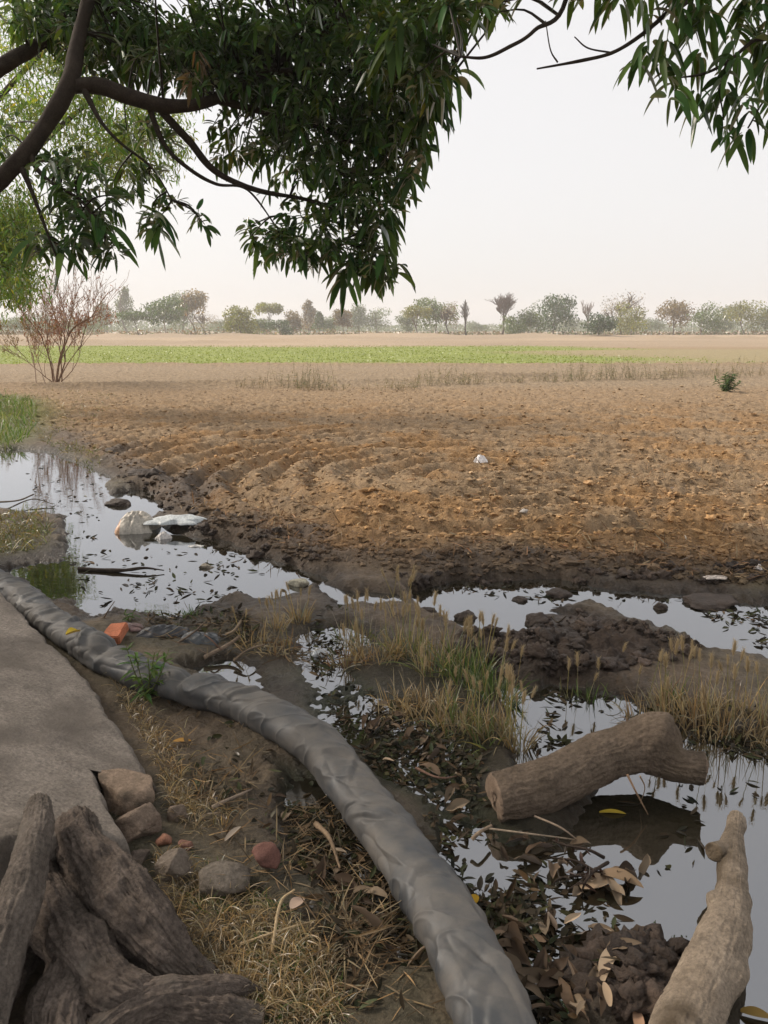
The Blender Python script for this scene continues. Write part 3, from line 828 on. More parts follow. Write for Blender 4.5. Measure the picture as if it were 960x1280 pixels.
for (x, y, rx, ry, rd, n) in ((25, 300, 36, 45, .9, 60), (10, 345, 40, 38, .9, 60), (15, 270, 45, 40, .9, 50), (120, 150, 80, 60, 1.2, 80), (40, 130, 60, 60, 1.2, 55), (185, 170, 55, 50, 1., 42), (70, 60, 80, 50, 1.2, 50), (150, 200, 50, 40, 1, 30), (-60, 220, 80, 150, 1.6, 150), (20, 30, 60, 40, 1, 25), (24, 370, 22, 16, .4, 6)):
    q = rnd_dirs(n) * RNG.random((n, 1)) ** .4
    C = np.array([dp(x + a * rx, y + b * ry, 14 + c * rd) for a, b, c in q])
    leaflet_cloud(cr, C, 42, (.07, .13), (.022, .036), [(.22, .32, .045), (.17, .29, .045), (.29, .33, .05), (.13, .23, .04)])
o = cr.build('crown', M['thinleaf'], neem, loc=NL); o.location = (0, 0, 0)

# ================================================================== branching skeletons (dry bush, bare trees)
def grow(base, dir0, length, r0, levels, spread, n_child, out, up=.15, seglen=6, wob=.12, start=.3):
    d = unit(np.asarray(dir0, float)); P = [np.asarray(base, float)]
    for _ in range(seglen):
        d = unit(d + RNG.normal(0, wob, 3) + np.array([0, 0, up * .3])); P.append(P[-1] + d * length / seglen)
    P = np.array(P); out.append((P, np.linspace(r0, r0 * .45, len(P)), levels))
    if levels == 0: return
    for k in range(n_child):
        f = RNG.uniform(start, 1) if k else 1.0
        i = min(int(f * seglen), seglen)
        a = unit(P[min(i + 1, seglen)] - P[max(i - 1, 0)])
        nd = unit(a + spread * rnd_dirs(1)[0] + np.array([0, 0, up]))
        grow(P[i], nd, length * RNG.uniform(.55, .8), r0 * (.62 if k else .75) * (1 - .35 * f * (k > 0)), levels - 1, spread, n_child, out, up, seglen, wob, start)

bp_ = on_ground(72, 481)
bush = empty('dry_bush', bp_, 'reddish brown half-dead bush with thin bare twigs at the field corner', 'bush')
st, lf = MB(), MB()
sk = []
DB = 22.0 / 967
for dx, dz, L, r in ((0, 1, 1.2, .06), (.3, 1, 1.15, .04), (-.3, 1, 1.15, .04), (.95, .75, 1.2, .03), (.6, .9, 1.1, .03), (-.6, .9, 1.0, .03), (1.35, .6, 1.0, .022), (-.9, .7, .9, .022)):
    grow(bp_ + np.array([RNG.normal(0, .06), RNG.normal(0, .06), -.05]), (dx * .85, RNG.normal(0, .4), dz * 1.45), L * 1.27, r, 4, .5, 3, sk, .18)
for dx, L in ((-.12, 1.2), (.1, .9)):     # the thin yellow-brown shoots beside it
    grow(on_ground(53, 484) + np.array([dx, 0, -.03]), (dx - .3, 0, 1.3), L, .02, 2, .4, 4, sk, .2)
E = []
for P, r, lv in sk:
    st.addmany(tube(P, np.maximum(r * .62, .0045), 4 if lv < 2 else 7, caps=False), (.33, .235, .18) if lv < 3 else (.2, .125, .085))
    if lv <= 2: E.append(P[2:])
E = np.concatenate(E)
o = st.build('stems', M['limb'], bush, loc=bp_); o.location = (0, 0, 0); o.name = 'stem'
zz = E[:, 2] - bp_[2]; xx = E[:, 0] - bp_[0]
w = np.exp(-((zz - 1.35) / .6) ** 2) * (1 + .8 * sstep(-.1, 1.0, xx)) + .13
idx = RNG.choice(len(E), 2600, p=w / w.sum())
P = E[idx] + RNG.normal(0, .04, (2600, 3))
v, f, nv = leaf_batch(P, rnd_dirs(2600) + np.array([0, 0, -.4]), rnd_dirs(2600), RNG.uniform(.05, .10, 2600), RNG.uniform(.014, .03, 2600), .4, .3, 2, 2, lambda s: np.array([.3, 1, .2]))
hgt = (P[:, 2] - bp_[2]) + .8 * (P[:, 0] < bp_[0] - .25) * 0
base = np.where((RNG.random(2600) < .8)[:, None], [[.34, .15, .08]], [[.30, .22, .08]])
base = np.where(((P[:, 0] < bp_[0] - .3))[:, None], [[.27, .19, .05]], base) * np.exp(RNG.normal(0, .25, (2600, 1)))
lf.add(v, f, np.repeat(base, nv, 0))
o = lf.build('foliage', M['dryleaf'], bush, loc=bp_); o.location = (0, 0, 0)

# ================================================================== the trees across the plain
def far_tree(x, top, wpx, D, style, col, label, lean=0, dense=1.0, tcol=(.12, .09, .07), crown_base=.2):
    base = gp(x, 640)  # direction only
    gx = (x - 480) / FPX * D * CP / CP
    # horizontal distance D along y at this bearing
    pos = np.array([(x - 480) / FPX * D * (1 / CP), D, 0.0]); pos[0] *= CP
    r0 = ray(x, 411.4); k = D / r0[1]
    pos = np.array([r0[0] * k, D, 0]); pos[2] = gz(pos[0], pos[1]) - .1
    rt = ray(x, top); H = (CAM_H + rt[2] * D / rt[1] - pos[2]) * 1.1
    Wm = 1.42 * wpx / FPX * k
    tr = empty('bare_tree' if style == 'bare' else ('pine_tree' if style == 'spire' else 'field_tree'), pos, label, 'tree', None)
    sk = []
    lv = 4 if style == 'bare' and dense <= 0 and wpx > 20 else (3 if style == 'bare' else 2)
    n0 = len(sk)
    tl = H * (.42 if style != 'spire' else .8)
    grow(pos, (lean, 0, 1), tl, H * .022 if style != 'bare' else H * .028, lv, .55 if style != 'spire' else .3, 5 if style == 'bare' else 4, sk, .2, 6, .1, .5)
    tm = MB()
    tops = np.concatenate([p for p, _, _ in sk]); zs = (H * .97) / max(tops[:, 2].max() - pos[2], .1)
    xs = Wm * .5 / max(np.abs(tops[:, 0] - pos[0]).max(), .1)
    S = np.array([max(min(xs, 1.6), .5), max(min(xs, 1.6), .5), zs])
    if style != 'bare': S[2] = min(zs, .95 * H / max(tops[:, 2].max() - pos[2], .1))
    for p, r, l_ in sk:
        q = (p - pos) * S + pos
        if style != 'bare': q[:, 0] = pos[0] + (q[:, 0] - pos[0]) * .7
        tm.addmany(tube(q, np.maximum(r, .045), 5, caps=False), tcol)
    tm.build('trunk', M['limb'], tr, loc=pos).location = (0, 0, 0)
    if style == 'bare' and dense <= 0: return tr
    nb = int(9 + 4 * RNG.random()) if style != 'spire' else 9
    c = MB()
    cz = crown_base * H
    for b in range(nb):
        if style == 'spire':
            t_ = b / (nb - 1); cen = np.array([RNG.normal(0, Wm * .08), RNG.normal(0, Wm * .08), cz + (H - cz) * (.06 + .86 * t_)]); rad = np.array([Wm * .5 * (1 - .7 * t_), Wm * .5 * (1 - .7 * t_), H * .12])
        elif style == 'flat':
            cen = np.array([RNG.uniform(-.36, .36) * Wm, RNG.uniform(-.36, .36) * Wm, H * RNG.uniform(.72, .9)]); rad = np.array([Wm * .2, Wm * .2, H * .12])
        else:
            a_ = RNG.random() * 6.28; t_ = RNG.random(); rr_ = Wm * .3 * math.sqrt(1 - (t_ - .4) ** 2)
            cen = np.array([math.cos(a_) * rr_ * RNG.uniform(.3, 1), math.sin(a_) * rr_, cz + (H - cz) * (.12 + .74 * t_)]); rad = np.array([Wm * .22, Wm * .22, (H - cz) * .25]) * RNG.uniform(.75, 1.25)
        n = int(190 * dense * (2.2 if style == 'bare' else 1) * (.5 if style == 'bare' else 1))
        q = rnd_dirs(n) * RNG.random((n, 1)) ** .33
        sub = rnd_dirs(n)
        P = pos + cen + q * rad * (1 + .35 * RNG.random((n, 1)))
        sz = (.34 if style != 'bare' else .2) * (H / 10) ** .5
        v, f, nv = leaf_batch(P, unit(rnd_dirs(n) + [0, 0, -.2]), rnd_dirs(n), RNG.uniform(.7, 1.6, n) * sz * 1.5, RNG.uniform(.6, 1.1, n) * sz, .2, .3, 2, 2, lambda s: np.array([.45, 1, .35]))
        c.add(v, f, jitter_cols(n, np.array(col) * math.exp(RNG.normal(0, .16)), (.25, .1), nv))
    c.build('crown', M['thinleaf'], tr, loc=pos, smooth=False).location = (0, 0, 0)
    return tr

G1, G2, YG, PG, BR, DG = (.065, .12, .02), (.10, .155, .03), (.20, .215, .04), (.10, .145, .06), (.20, .15, .075), (.035, .085, .015)
FT = [
    (18, 399, 40, 230, 'round', G2, 'low grey-green tree behind the dry bush, at the plain edge', {}),
    (58, 396, 44, 250, 'round', PG, 'pale tree half hidden by the dry bush', {}),
    (108, 398, 40, 240, 'round', G2, 'squat green tree just behind the bush twigs', {}),
    (134, 378, 26, 300, 'round', PG, 'hazy tree beside the tall thin one behind the bush', {}),
    (158, 366, 19, 310, 'spire', PG, 'tall thin hazy tree rising above its neighbours beyond the bush', {'dense': 1.1}),
    (173, 391, 40, 205, 'flat', G1, 'small umbrella-shaped dark tree with a crooked leaning trunk', {'lean': -.35}),
    (207, 373, 42, 208, 'round', G1, 'full green tree with a pale forked trunk', {'tcol': (.42, .37, .32), 'crown_base': .38, 'dense': 1.3}),
    (228, 374, 34, 260, 'round', PG, 'pale tree right behind the one with the pale forked trunk', {}),
    (244, 371, 26, 228, 'round', BR, 'tall brownish tree thin below and rounded on top', {'crown_base': .45}),
    (256, 393, 30, 215, 'bare', BR, 'twiggy leafless bush-like tree beneath the tall brownish tree', {'dense': .35}),
    (276, 402, 34, 300, 'round', PG, 'distant bluish tree clump low in the gap of the row', {}),
    (301, 387, 32, 180, 'round', YG, 'yellow-green bushy tree standing alone nearer the fields', {'crown_base': .12, 'dense': 1.3}),
    (337, 382, 26, 235, 'flat', YG, 'layered yellowish tree above a dark bush', {}),
    (327, 398, 24, 240, 'round', G2, 'medium green tree between the two yellowish trees', {}),
    (350, 401, 24, 205, 'round', DG, 'dark low round tree under the layered yellowish one', {'crown_base': .1}),
    (367, 394, 18, 240, 'round', BR, 'thin brownish tree next to the spire-shaped one', {}),
    (386, 381, 17, 270, 'spire', BR, 'pale pinkish spire-shaped tree', {}),
    (400, 393, 13, 250, 'spire', G1, 'slim dark green spire-shaped tree', {}),
    (414, 399, 22, 270, 'round', G2, 'small green tree below the hanging mango leaves', {}),
    (429, 391, 20, 215, 'round', BR, 'brown rounded tree on thin legs of trunk', {'crown_base': .35}),
    (449, 384, 22, 300, 'round', PG, 'tall bluish hazy tree behind the brown rounded one', {}),
    (471, 389, 34, 300, 'round', PG, 'wide hazy tree straight under the lowest mango leaves', {}),
    (508, 397, 24, 255, 'round', PG, 'hazy low tree with a yellowish bush at its foot', {}),
    (522, 385, 26, 205, 'flat', YG, 'leaning tree with dark trunk and olive crown', {'lean': -.2, 'crown_base': .5}),
    (545, 379, 44, 215, 'round', G2, 'broad bright green tree next to the leaning one', {'dense': 1.2}),
    (561, 384, 18, 200, 'bare', BR, 'thin dark-stemmed tree with sparse brown leaves', {'dense': .5, 'tcol': (.07, .05, .04)}),
    (583, 377, 14, 200, 'bare', BR, 'bare dark snag leaning away from its neighbours', {'lean': -.18, 'dense': 0, 'tcol': (.07, .052, .045)}),
    (596, 403, 26, 330, 'round', PG, 'faint low tree behind the bare dark snag', {}),
    (628, 368, 36, 205, 'bare', BR, 'largest leafless tree with a fan of fine purple-brown branches', {'dense': 0, 'tcol': (.12, .085, .075)}),
    (641, 398, 26, 200, 'round', G2, 'green tree at the foot of the largest leafless tree', {'crown_base': .2}),
    (660, 391, 30, 205, 'round', G2, 'mid green tree beside the dense dark one', {'crown_base': .25}),
    (692, 376, 44, 215, 'round', DG, 'dense dark green tree, tallest in its cluster', {'dense': 1.5, 'crown_base': .2}),
    (715, 400, 26, 320, 'round', PG, 'faint bluish tree between the dense dark one and a low bush', {}),
    (735, 377, 14, 225, 'bare', BR, 'thin pale dead snag above the dark low bush', {'dense': 0, 'tcol': (.25, .2, .18)}),
    (748, 396, 34, 165, 'round', DG, 'low dark green round bush-tree nearer than the rest', {'crown_base': .05, 'dense': 1.4}),
    (777, 369, 44, 215, 'bare', BR, 'tall half-bare tree with a rounded greyish crown', {'dense': .55, 'tcol': (.1, .075, .06)}),
    (789, 384, 36, 205, 'round', YG, 'olive tree below the tall half-bare one', {'crown_base': .15}),
    (815, 400, 26, 300, 'round', PG, 'faint hazy tree in the gap beside the olive tree', {}),
    (842, 379, 40, 210, 'round', BR, 'brownish wide tree with pale stems', {'crown_base': .3, 'dense': 1.1}),
    (877, 383, 44, 220, 'round', G2, 'broad soft green tree touching the brownish one', {'crown_base': .15}),
    (905, 388, 28, 260, 'round', PG, 'hazy green tree in a dip of the row', {}),
    (930, 382, 44, 225, 'round', YG, 'large dusty yellow-green tree with reddish stems', {'crown_base': .2}),
    (958, 386, 34, 230, 'round', G2, 'green tree last in the row at the picture edge', {}),
    (1000, 384, 50, 225, 'round', G2, 'green tree just beyond the picture edge', {}),
    (-30, 392, 50, 225, 'round', G1, 'green tree beyond the edge behind the neem', {}),
]
for a in FT:
    o = far_tree(*a[:7], **a[7])
    o['group'] = 'trees in a row across the plain'

# the far-off wood behind them, and the scrub along their feet
def band(name, n, x0, x1, y0, y1, h0, h1, size, pal, label, cat):
    mbx = MB()
    X = RNG.uniform(x0, x1, n); Y = RNG.uniform(y0, y1, n)
    top = h0 + (h1 - h0) * (.5 + .5 * fbm(X, Y * 0 + 3, .035, 3, 77)) * (.75 + .5 * np.abs(vn(X * .21, X * 0, 78)))
    Z = top * RNG.random(n)
    Z = np.where(RNG.random(n) < .45, Z * .4, Z)
    P = np.stack([X, Y, Z], 1)
    v, f, nv = leaf_batch(P, rnd_dirs(n), rnd_dirs(n), RNG.uniform(.6, 1.6, n) * size, RNG.uniform(.5, 1, n) * size, .2, .3, 2, 2, lambda s: np.array([.5, 1, .4]))
    mbx.add(v, f, jitter_cols(n, pal, (.25, .1), nv))
    kind(mbx.build(name, M['thinleaf'], smooth=False), 'stuff', label, cat)
band('woods', 34000, -330, 330, 480, 560, 3, 10.5, 1.1, [PG, G2, G1], 'far hazy wood behind the row of trees', 'wood')
band('undergrowth', 9000, -190, 190, 214, 238, .5, 2.6, .55, [BR, (.17, .11, .07), (.14, .11, .06), G2], 'brown scrub along the feet of the far trees', 'undergrowth')

# ================================================================== the water hose
hp = np.array([gp(x, y, .08) for x, y in ((-420, 640), (-200, 668), (-60, 700), (0, 733), (30, 754), (60, 783), (90, 806), (122, 826), (160, 846), (220, 862), (262, 872), (300, 884), (340, 904),
              (375, 924), (410, 944), (452, 995), (488, 1045), (520, 1098), (552, 1150), (580, 1205), (608, 1270), (632, 1340), (665, 1450))])
hp = np.vstack([hp, [[.42, .95, .08], [.8, .2, .08], [1.6, -.6, .08]]])
P = spline(hp, 1700)
g_ = terrain(P[:, 0], P[:, 1])[0]
kk = np.ones(121) / 121
g_ = np.convolve(np.pad(np.maximum(g_, -.01), 60, mode='edge'), kk, 'valid')
P[:, 2] = g_ + .05
seg = np.r_[0, np.cumsum(np.linalg.norm(np.diff(P, axis=0), axis=1))]
T = unit(np.gradient(P, axis=0)); UPV = unit(np.array([0, 0, 1.0]) - T * T[:, 2:]); SD = np.cross(T, UPV)
nth = 120
th = np.linspace(0, 2 * np.pi, nth, endpoint=False)[None, :]
S_ = seg[:, None]
rng = np.random.default_rng(5)
dr = np.zeros((len(P), nth))
s_end = seg[-1]
for k in range(120):
    s0 = rng.uniform(0, s_end); t0 = rng.normal(1.57, .9); m = rng.normal(0, .045); w = rng.uniform(.012, .03); a = rng.uniform(.003, .009)
    dth = (th - t0 + np.pi) % (2 * np.pi) - np.pi
    x = (S_ - s0 - m * dth + .02 * np.sin(dth * 2.2 + k)) / w
    e = np.exp(-(dth / rng.uniform(.5, 1.1)) ** 2)
    dr += a * e * np.where(rng.random() < .5, -x * np.exp(.5 - x * x / 2), -np.exp(-x * x / 2) + .5 * np.exp(-((x - 2.2) ** 2) / 2))
cu, cv = np.cos(th) + 0 * S_, np.sin(th) + 0 * S_
for fs, ft, am, pw, sg, so in ((8, .55, .007, 6, -1, 31), (11, .6, .007, 8, 1, 47), (5, .5, .006, 7, -1, 63), (16, .8, .003, 8, 1, 71)):
    nn = vn3(np.stack([S_ * fs + .9 * cu, cu * ft, cv * ft], -1), 1.0, so)
    dr += sg * am * (1 - np.abs(nn)) ** pw
dr += .004 * vn(S_ * 2.5 + 0 * th, np.cos(th) * 1.5 + 0 * S_, 3) + .002 * vn(S_ * 7, np.sin(th) * 2 + np.cos(th), 6)
ik = np.argmin(np.abs(P - gp(138, 830, .08)).sum(1)); sk_ = seg[ik]
dr += .022 * np.exp(-((S_ - sk_ + .12) / .09) ** 2) * np.clip(np.sin(th), 0, 1) - .028 * np.exp(-((S_ - sk_) / .035) ** 2) * np.clip(np.sin(th) + .2, 0, 1.2)
i2 = seg[np.argmin(np.abs(P - gp(232, 866, .08)).sum(1))]
dr += -.022 * np.exp(-((S_ - i2) / .03) ** 2) * np.clip(np.sin(th) + .3, 0, 1.2) + .010 * np.exp(-((S_ - i2 - .08) / .06) ** 2) * np.clip(np.sin(th), 0, 1)
ct, sn = np.cos(th), np.sin(th)
aw = .086 * (np.abs(ct) ** .9 * np.sign(ct)); ah = .066 * (np.abs(sn) ** .9 * np.sign(sn))
tp_ = .82 + .18 * sstep(3.0, 5.0, S_)       # emptier, flatter towards the slab
V = P[:, None] + SD[:, None] * ((aw + dr * ct) * tp_)[..., None] + UPV[:, None] * ((ah + dr * sn) * tp_)[..., None] - np.array([0, 0, .066]) * (1 - tp_)[..., None]
mb = MB().add(V.reshape(-1, 3), quad_grid(len(P), nth, True), (.050, .053, .057))
hose = mb.build('water_hose', M['hose'])
tag(hose, 'fat dark grey wrinkled lay-flat hose snaking from the slab past the logs', 'hose')

# ================================================================== worn concrete slab by the hose
outl = [(-12, 728, .26), (30, 772, .20), (62, 803, .17), (95, 832, .15), (122, 862, .14), (128, 884, .14), (152, 915, .13), (182, 950, .12), (189, 970, .12), (150, 968, .13), (112, 962, .15),
        (137, 1004, .16), (162, 1047, .17), (120, 1054, .19), (40, 1062, .24), (-60, 1080, .32), (-220, 1090, .45), (-330, 930, .55), (-280, 790, .55), (-140, 735, .42)]
ow = np.array([gp(x, y, z) for x, y, z in outl])
n0 = 360
u = np.linspace(0, len(ow), n0, endpoint=False); i0 = u.astype(int); f_ = (u - i0)[:, None]
ob = ow[i0] * (1 - f_) + ow[(i0 + 1) % len(ow)] * f_
jit = .012 * np.stack([vn(ob[:, 0] * 14, ob[:, 1] * 14, 1), vn(ob[:, 0] * 14, ob[:, 1] * 14, 2)], 1) + .006 * np.stack([vn(ob[:, 0] * 40, ob[:, 1] * 40, 3), vn(ob[:, 0] * 40, ob[:, 1] * 40, 4)], 1)
pl = np.linalg.lstsq(np.c_[np.ones(len(ob)), ob[:, :2], ob[:, 0] ** 2], ob[:, 2], rcond=None)[0]
oc = gp(25, 930, .30)
rs = np.concatenate([np.linspace(.02, .94, 70), [.96, .975, .99, 1.0]])
rings = []
for r in rs:
    q = oc + (ob - oc) * r
    q[:, :2] += jit * r ** 6
    q[:, 2] = np.c_[np.ones(len(q)), q[:, :2], q[:, 0] ** 2] @ pl + .03 * fbm(q[:, 0], q[:, 1], 1.8, 3, 7) + .010 * fbm(q[:, 0], q[:, 1], 8, 3, 8) - .022 * max(0, (r - .94) / .06) ** 2
    rings.append(q)
ob = rings[-1].copy()
for dz, o_ in ((-.03, .006), (-.075, .004), (-.30, -.01)):
    q = ob + unit((ob - oc) * [1, 1, 0]) * (o_ + .008 * vn(ob[:, 0] * 25, ob[:, 1] * 25 + dz * 100, 9))[:, None]; q[:, 2] += dz; rings.append(q)
V = np.array(rings)
V[0] = V[0].mean(0) + (V[0] - V[0].mean(0)) * 1
mb = MB().add(V.reshape(-1, 3), quad_grid(len(rings), n0, True), (.255, .22, .188))
cv = np.vstack([V[0], [V[0].mean(0)]]); j = np.arange(n0)
mb.add(cv, np.stack([np.full(n0, n0), j, (j + 1) % n0], 1), (.255, .22, .188))
slab = mb.build('concrete_slab', M['concrete'])
tag(slab, 'worn grey-brown sloping concrete slab with a broken edge beside the hose', 'slab')

# ================================================================== stones and bricks
def stone(name, px, py, wpx, hpx, col, mat, label, cat, seed, group=None, sub=4, rough=.12, facets=12, dz=0, depth=None, sink=.48):
    p = on_ground(px, py + hpx * .3)
    k = np.linalg.norm(p - [0, 0, CAM_H]) / FPX
    w = wpx * k * .5; h = hpx * k * .62
    v = rock_verts((w, depth or w * .75, h), sub, rough, seed, facets)
    a = RNG.uniform(-.4, .4); ca, sa = math.cos(a), math.sin(a)
    v = v @ np.array([[ca, sa, 0], [-sa, ca, 0], [0, 0, 1]]) + [0, 0, h * (1 - 2 * sink) + dz]
    o = MB().add(v, ICO[sub][1], col).build(name, mat)
    o.location = p
    return tag(o, label, cat, group)
SG = (.20, .15, .115)
stone('stone', 158, 984, 92, 46, (.25, .185, .135), M['stone'], 'broad flat tan stone tucked under the broken slab edge', 'stone', 1, sink=.36)
stone('stone', 180, 1026, 60, 44, SG, M['stone'], 'rounded cracked brown stone below the flat tan stone', 'stone', 2, sink=.36)
stone('stone', 224, 1012, 26, 30, (.17, .13, .10), M['stone'], 'small brown stone wedged beside the rounded cracked one in dry grass', 'stone', 3)
stone('stone', 212, 1076, 52, 52, (.19, .155, .125), M['stone'], 'grey upright stone between the tree root and the long low stone', 'stone', 4)
stone('stone', 276, 1098, 84, 36, (.16, .135, .11), M['stone'], 'long low greyish stone lying next to the brick lump', 'stone', 5)
stone('stone', 170, 1068, 36, 24, (.14, .11, .09), M['stone'], 'small dark stone at the top of the tree root', 'stone', 6)
stone('brick_shard', 203, 1048, 22, 14, (.24, .12, .08), M['brick'], 'small orange brick shard between the stones', 'brick', 7, sub=3)
stone('brick_shard', 232, 1054, 18, 22, (.18, .095, .07), M['brick'], 'dull red brick shard standing beside the grey upright stone', 'brick', 8, sub=3)
stone('brick_lump', 333, 1078, 34, 34, (.15, .075, .06), M['brick'], 'worn dark red lump of brick alone on the mud near the hose', 'brick', 9, sub=3, rough=.1, facets=9, sink=.12)
stone('stone', 374, 727, 30, 15, (.45, .42, .33), M['stone'], 'pale cream stone at the water edge behind the dry grass', 'stone', 10, sub=3)
stone('stone', 655, 637, 13, 8, (.5, .47, .44), M['stone'], 'whitish stone lying alone in the ploughed field', 'stone', 11, sub=3)
stone('stone', 930, 905, 46, 26, (.085, .075, .065), M['mud'], 'dark wet stone at the foot of the dry grass by the pool', 'stone', 12, sub=3)
stone('stone', 258, 706, 22, 10, (.33, .29, .23), M['stone'], 'pale flat stone standing in the pond beside the black stick', 'stone', 13, sub=3)
for i, (x, y, w_, h_, l) in enumerate(((581, 769, 26, 12, 'dark mud lump alone in the bright puddle above the grass'), (651, 748, 18, 8, 'small mud lump in the puddle just off the far bank'), (697, 741, 30, 10, 'flat mud lump close to the far bank of the puddle'),
        (535, 762, 20, 9, 'mud lump at the puddle corner behind the grass heads'), (826, 757, 16, 10, 'brownish mud lump where the puddle narrows'), (672, 774, 34, 18, 'rounded mud lump in front of the dug heap'), (722, 801, 20, 10, 'mud lump in the small pool within the dug heap'), (888, 752, 60, 10, 'long low mud bar along the puddle'), (180, 590, 40, 8, 'thin mud bar in the upper pond'), (150, 628, 30, 9, 'mud lump by the pond neck near the plastic'), (190, 590, 16, 9, 'mud lump near the far pond bank'))):
    o = stone('mud_lump', x, y, w_, h_, (.06, .043, .033), M['mud'], l, 'mud lump', 40 + i, None, 4, .3, 0, sink=.45)

def brick(px, py, L, W_, H_, rz, col, label, tilt=.06):
    import bmesh
    bm = bmesh.new(); bmesh.ops.create_cube(bm, size=1)
    bmesh.ops.scale(bm, vec=(L, W_, H_), verts=bm.verts)
    bmesh.ops.bevel(bm, geom=list(bm.edges), offset=.006, segments=2, affect='EDGES')
    bmesh.ops.subdivide_edges(bm, edges=[e for e in bm.edges if e.calc_length() > .03], cuts=5, use_grid_fill=True)
    bmesh.ops.triangulate(bm, faces=bm.faces)
    v = np.array([x.co[:] for x in bm.verts]); f = np.array([[x.index for x in p.verts] for p in bm.faces]); bm.free()
    v = v + .004 * np.stack([vn3(v, 30, 1), vn3(v, 30, 2), vn3(v, 30, 3)], 1)
    o = MB().add(v, f, col).build('brick', M['brick'], smooth=False)
    p = on_ground(px, py); o.location = p + np.array([0, 0, H_ * .4]); o.rotation_euler = (tilt, -tilt, rz)
    return tag(o, label, 'brick')
brick(144, 797, .09, .17, .05, .05, (.42, .15, .08), 'bright orange-red brick on the mud bank beside the hose bend')

# ================================================================== logs, roots
def barky(P, r, sides, seed, ridge=.08, lump=.12, cap_cut=True, knobs=()):
    """a thick limb with bark: returns parts of the bark and of the cut ends"""
    T, A, B = frames(P)
    n = len(P); th = np.arange(sides) / sides * 2 * np.pi
    dirs = A[:, None] * np.cos(th)[None, :, None] + B[:, None] * np.sin(th)[None, :, None]
    V = P[:, None] + dirs * r[:, None, None]
    seg = np.r_[0, np.cumsum(np.linalg.norm(np.diff(P, axis=0), axis=1))][:, None]
    R0 = r.mean()
    d = lump * R0 * vn3(V, .9 / R0 * .5, seed) + lump * .5 * R0 * vn3(V, 1.1 / R0, seed + 1)
    ca, sa = np.cos(th)[None], np.sin(th)[None]
    q = np.stack([ca * 3.5 + 0 * seg, sa * 3.5 + 0 * seg, seg * 9 + 0 * ca], -1) + .5 * vn3(V, 14, seed + 11)[..., None]
    rid = 1 - np.abs(vn3(q, 1.0, seed + 3)) * 2
    q2 = np.stack([ca * 9 + 0 * seg, sa * 9 + 0 * seg, seg * 16 + 0 * ca], -1)
    rid2 = 1 - np.abs(vn3(q2, 1.0, seed + 4)) * 2
    q3 = np.stack([ca * 17 + 0 * seg, sa * 17 + 0 * seg, seg * 45 + 0 * ca], -1) + .6 * vn3(V, 30, seed + 9)[..., None]
    rid3 = 1 - np.abs(vn3(q3, 1.0, seed + 5)) * 2
    d = d + ridge * R0 * (rid * .6 + rid2 * .45 + .32 * rid3) + ridge * .22 * R0 * vn3(V, 90, seed + 6)
    for (kt, kth, kr, ka) in knobs:
        dth = (th[None] - kth + np.pi) % (2 * np.pi) - np.pi
        d = d + ka * np.exp(-((np.linspace(0, 1, n)[:, None] - kt) / kr[0]) ** 2 - (dth / kr[1]) ** 2)
    V = P[:, None] + dirs * (r[:, None] + d)[..., None]
    bark = [(V.reshape(-1, 3), quad_grid(n, sides, True))]
    ends = []
    for k, rev, tk in ((0, True, -1), (n - 1, False, 1)):
        c0 = V[k].mean(0); rr_ = [V[k]]
        for s in (.93, .7, .45, .2):
            ring = c0 + (V[k] - c0) * s + T[k] * tk * (.004 + .006 * vn3(V[k] * s, 40, seed + 8))[:, None]
            rr_.append(ring)
        E = np.array(rr_); F = quad_grid(5, sides, True)
        v = np.vstack([E.reshape(-1, 3), [c0]]); j = np.arange(sides)
        ends.append((v, F if not rev else F[:, ::-1], np.stack([4 * sides + j, 4 * sides + (j + 1) % sides, np.full(sides, 5 * sides)], 1)))
    return bark, ends

def make_log(name, spec, label, cat, seed, n=260, sides=150, bark_col=(.165, .125, .092), cut_col=(.2, .145, .105), mat='logbark', knobs=(), ridge=.075, lump=.13, stubs=(), root=True, parent=None):
    P = spline([gp(x, y, z) for x, y, z, r in spec], n)
    r = np.interp(np.linspace(0, len(spec) - 1, n), np.arange(len(spec)), [s[3] for s in spec])
    bark, ends = barky(P, r, sides, seed, ridge, lump, knobs=knobs)
    if parent is None:
        loc = P[n // 2] * [1, 1, 0]
        t = empty(name, loc, label, cat)
    else: t = parent; loc = np.array(t.location)
    mbx = MB().addmany(bark, bark_col)
    mbx.build('bark' if parent is None else 'root', M[mat], t, loc=loc).location = (0, 0, 0)
    for v, f, f3 in ends:
        e = MB(); e.add(v, f, cut_col); e.t.append(f3); e.build('cut_end', M['cutwood'], t, loc=loc).location = (0, 0, 0)
    for s in stubs:
        Pk = spline([gp(x, y, z) for x, y, z, r in s], 30)
        rk = np.interp(np.linspace(0, len(s) - 1, 30), np.arange(len(s)), [q[3] for q in s])
        bk, en = barky(Pk, rk, 32, seed + 20, ridge, lump)
        mk = MB().addmany(bk, bark_col)
        for v, f, f3 in en[1:]:
            mk.add(v, f, cut_col); mk.t.append(f3 + mk.n - len(v))
        mk.build('branch_stub', M[mat], t, loc=loc).location = (0, 0, 0)
    return t

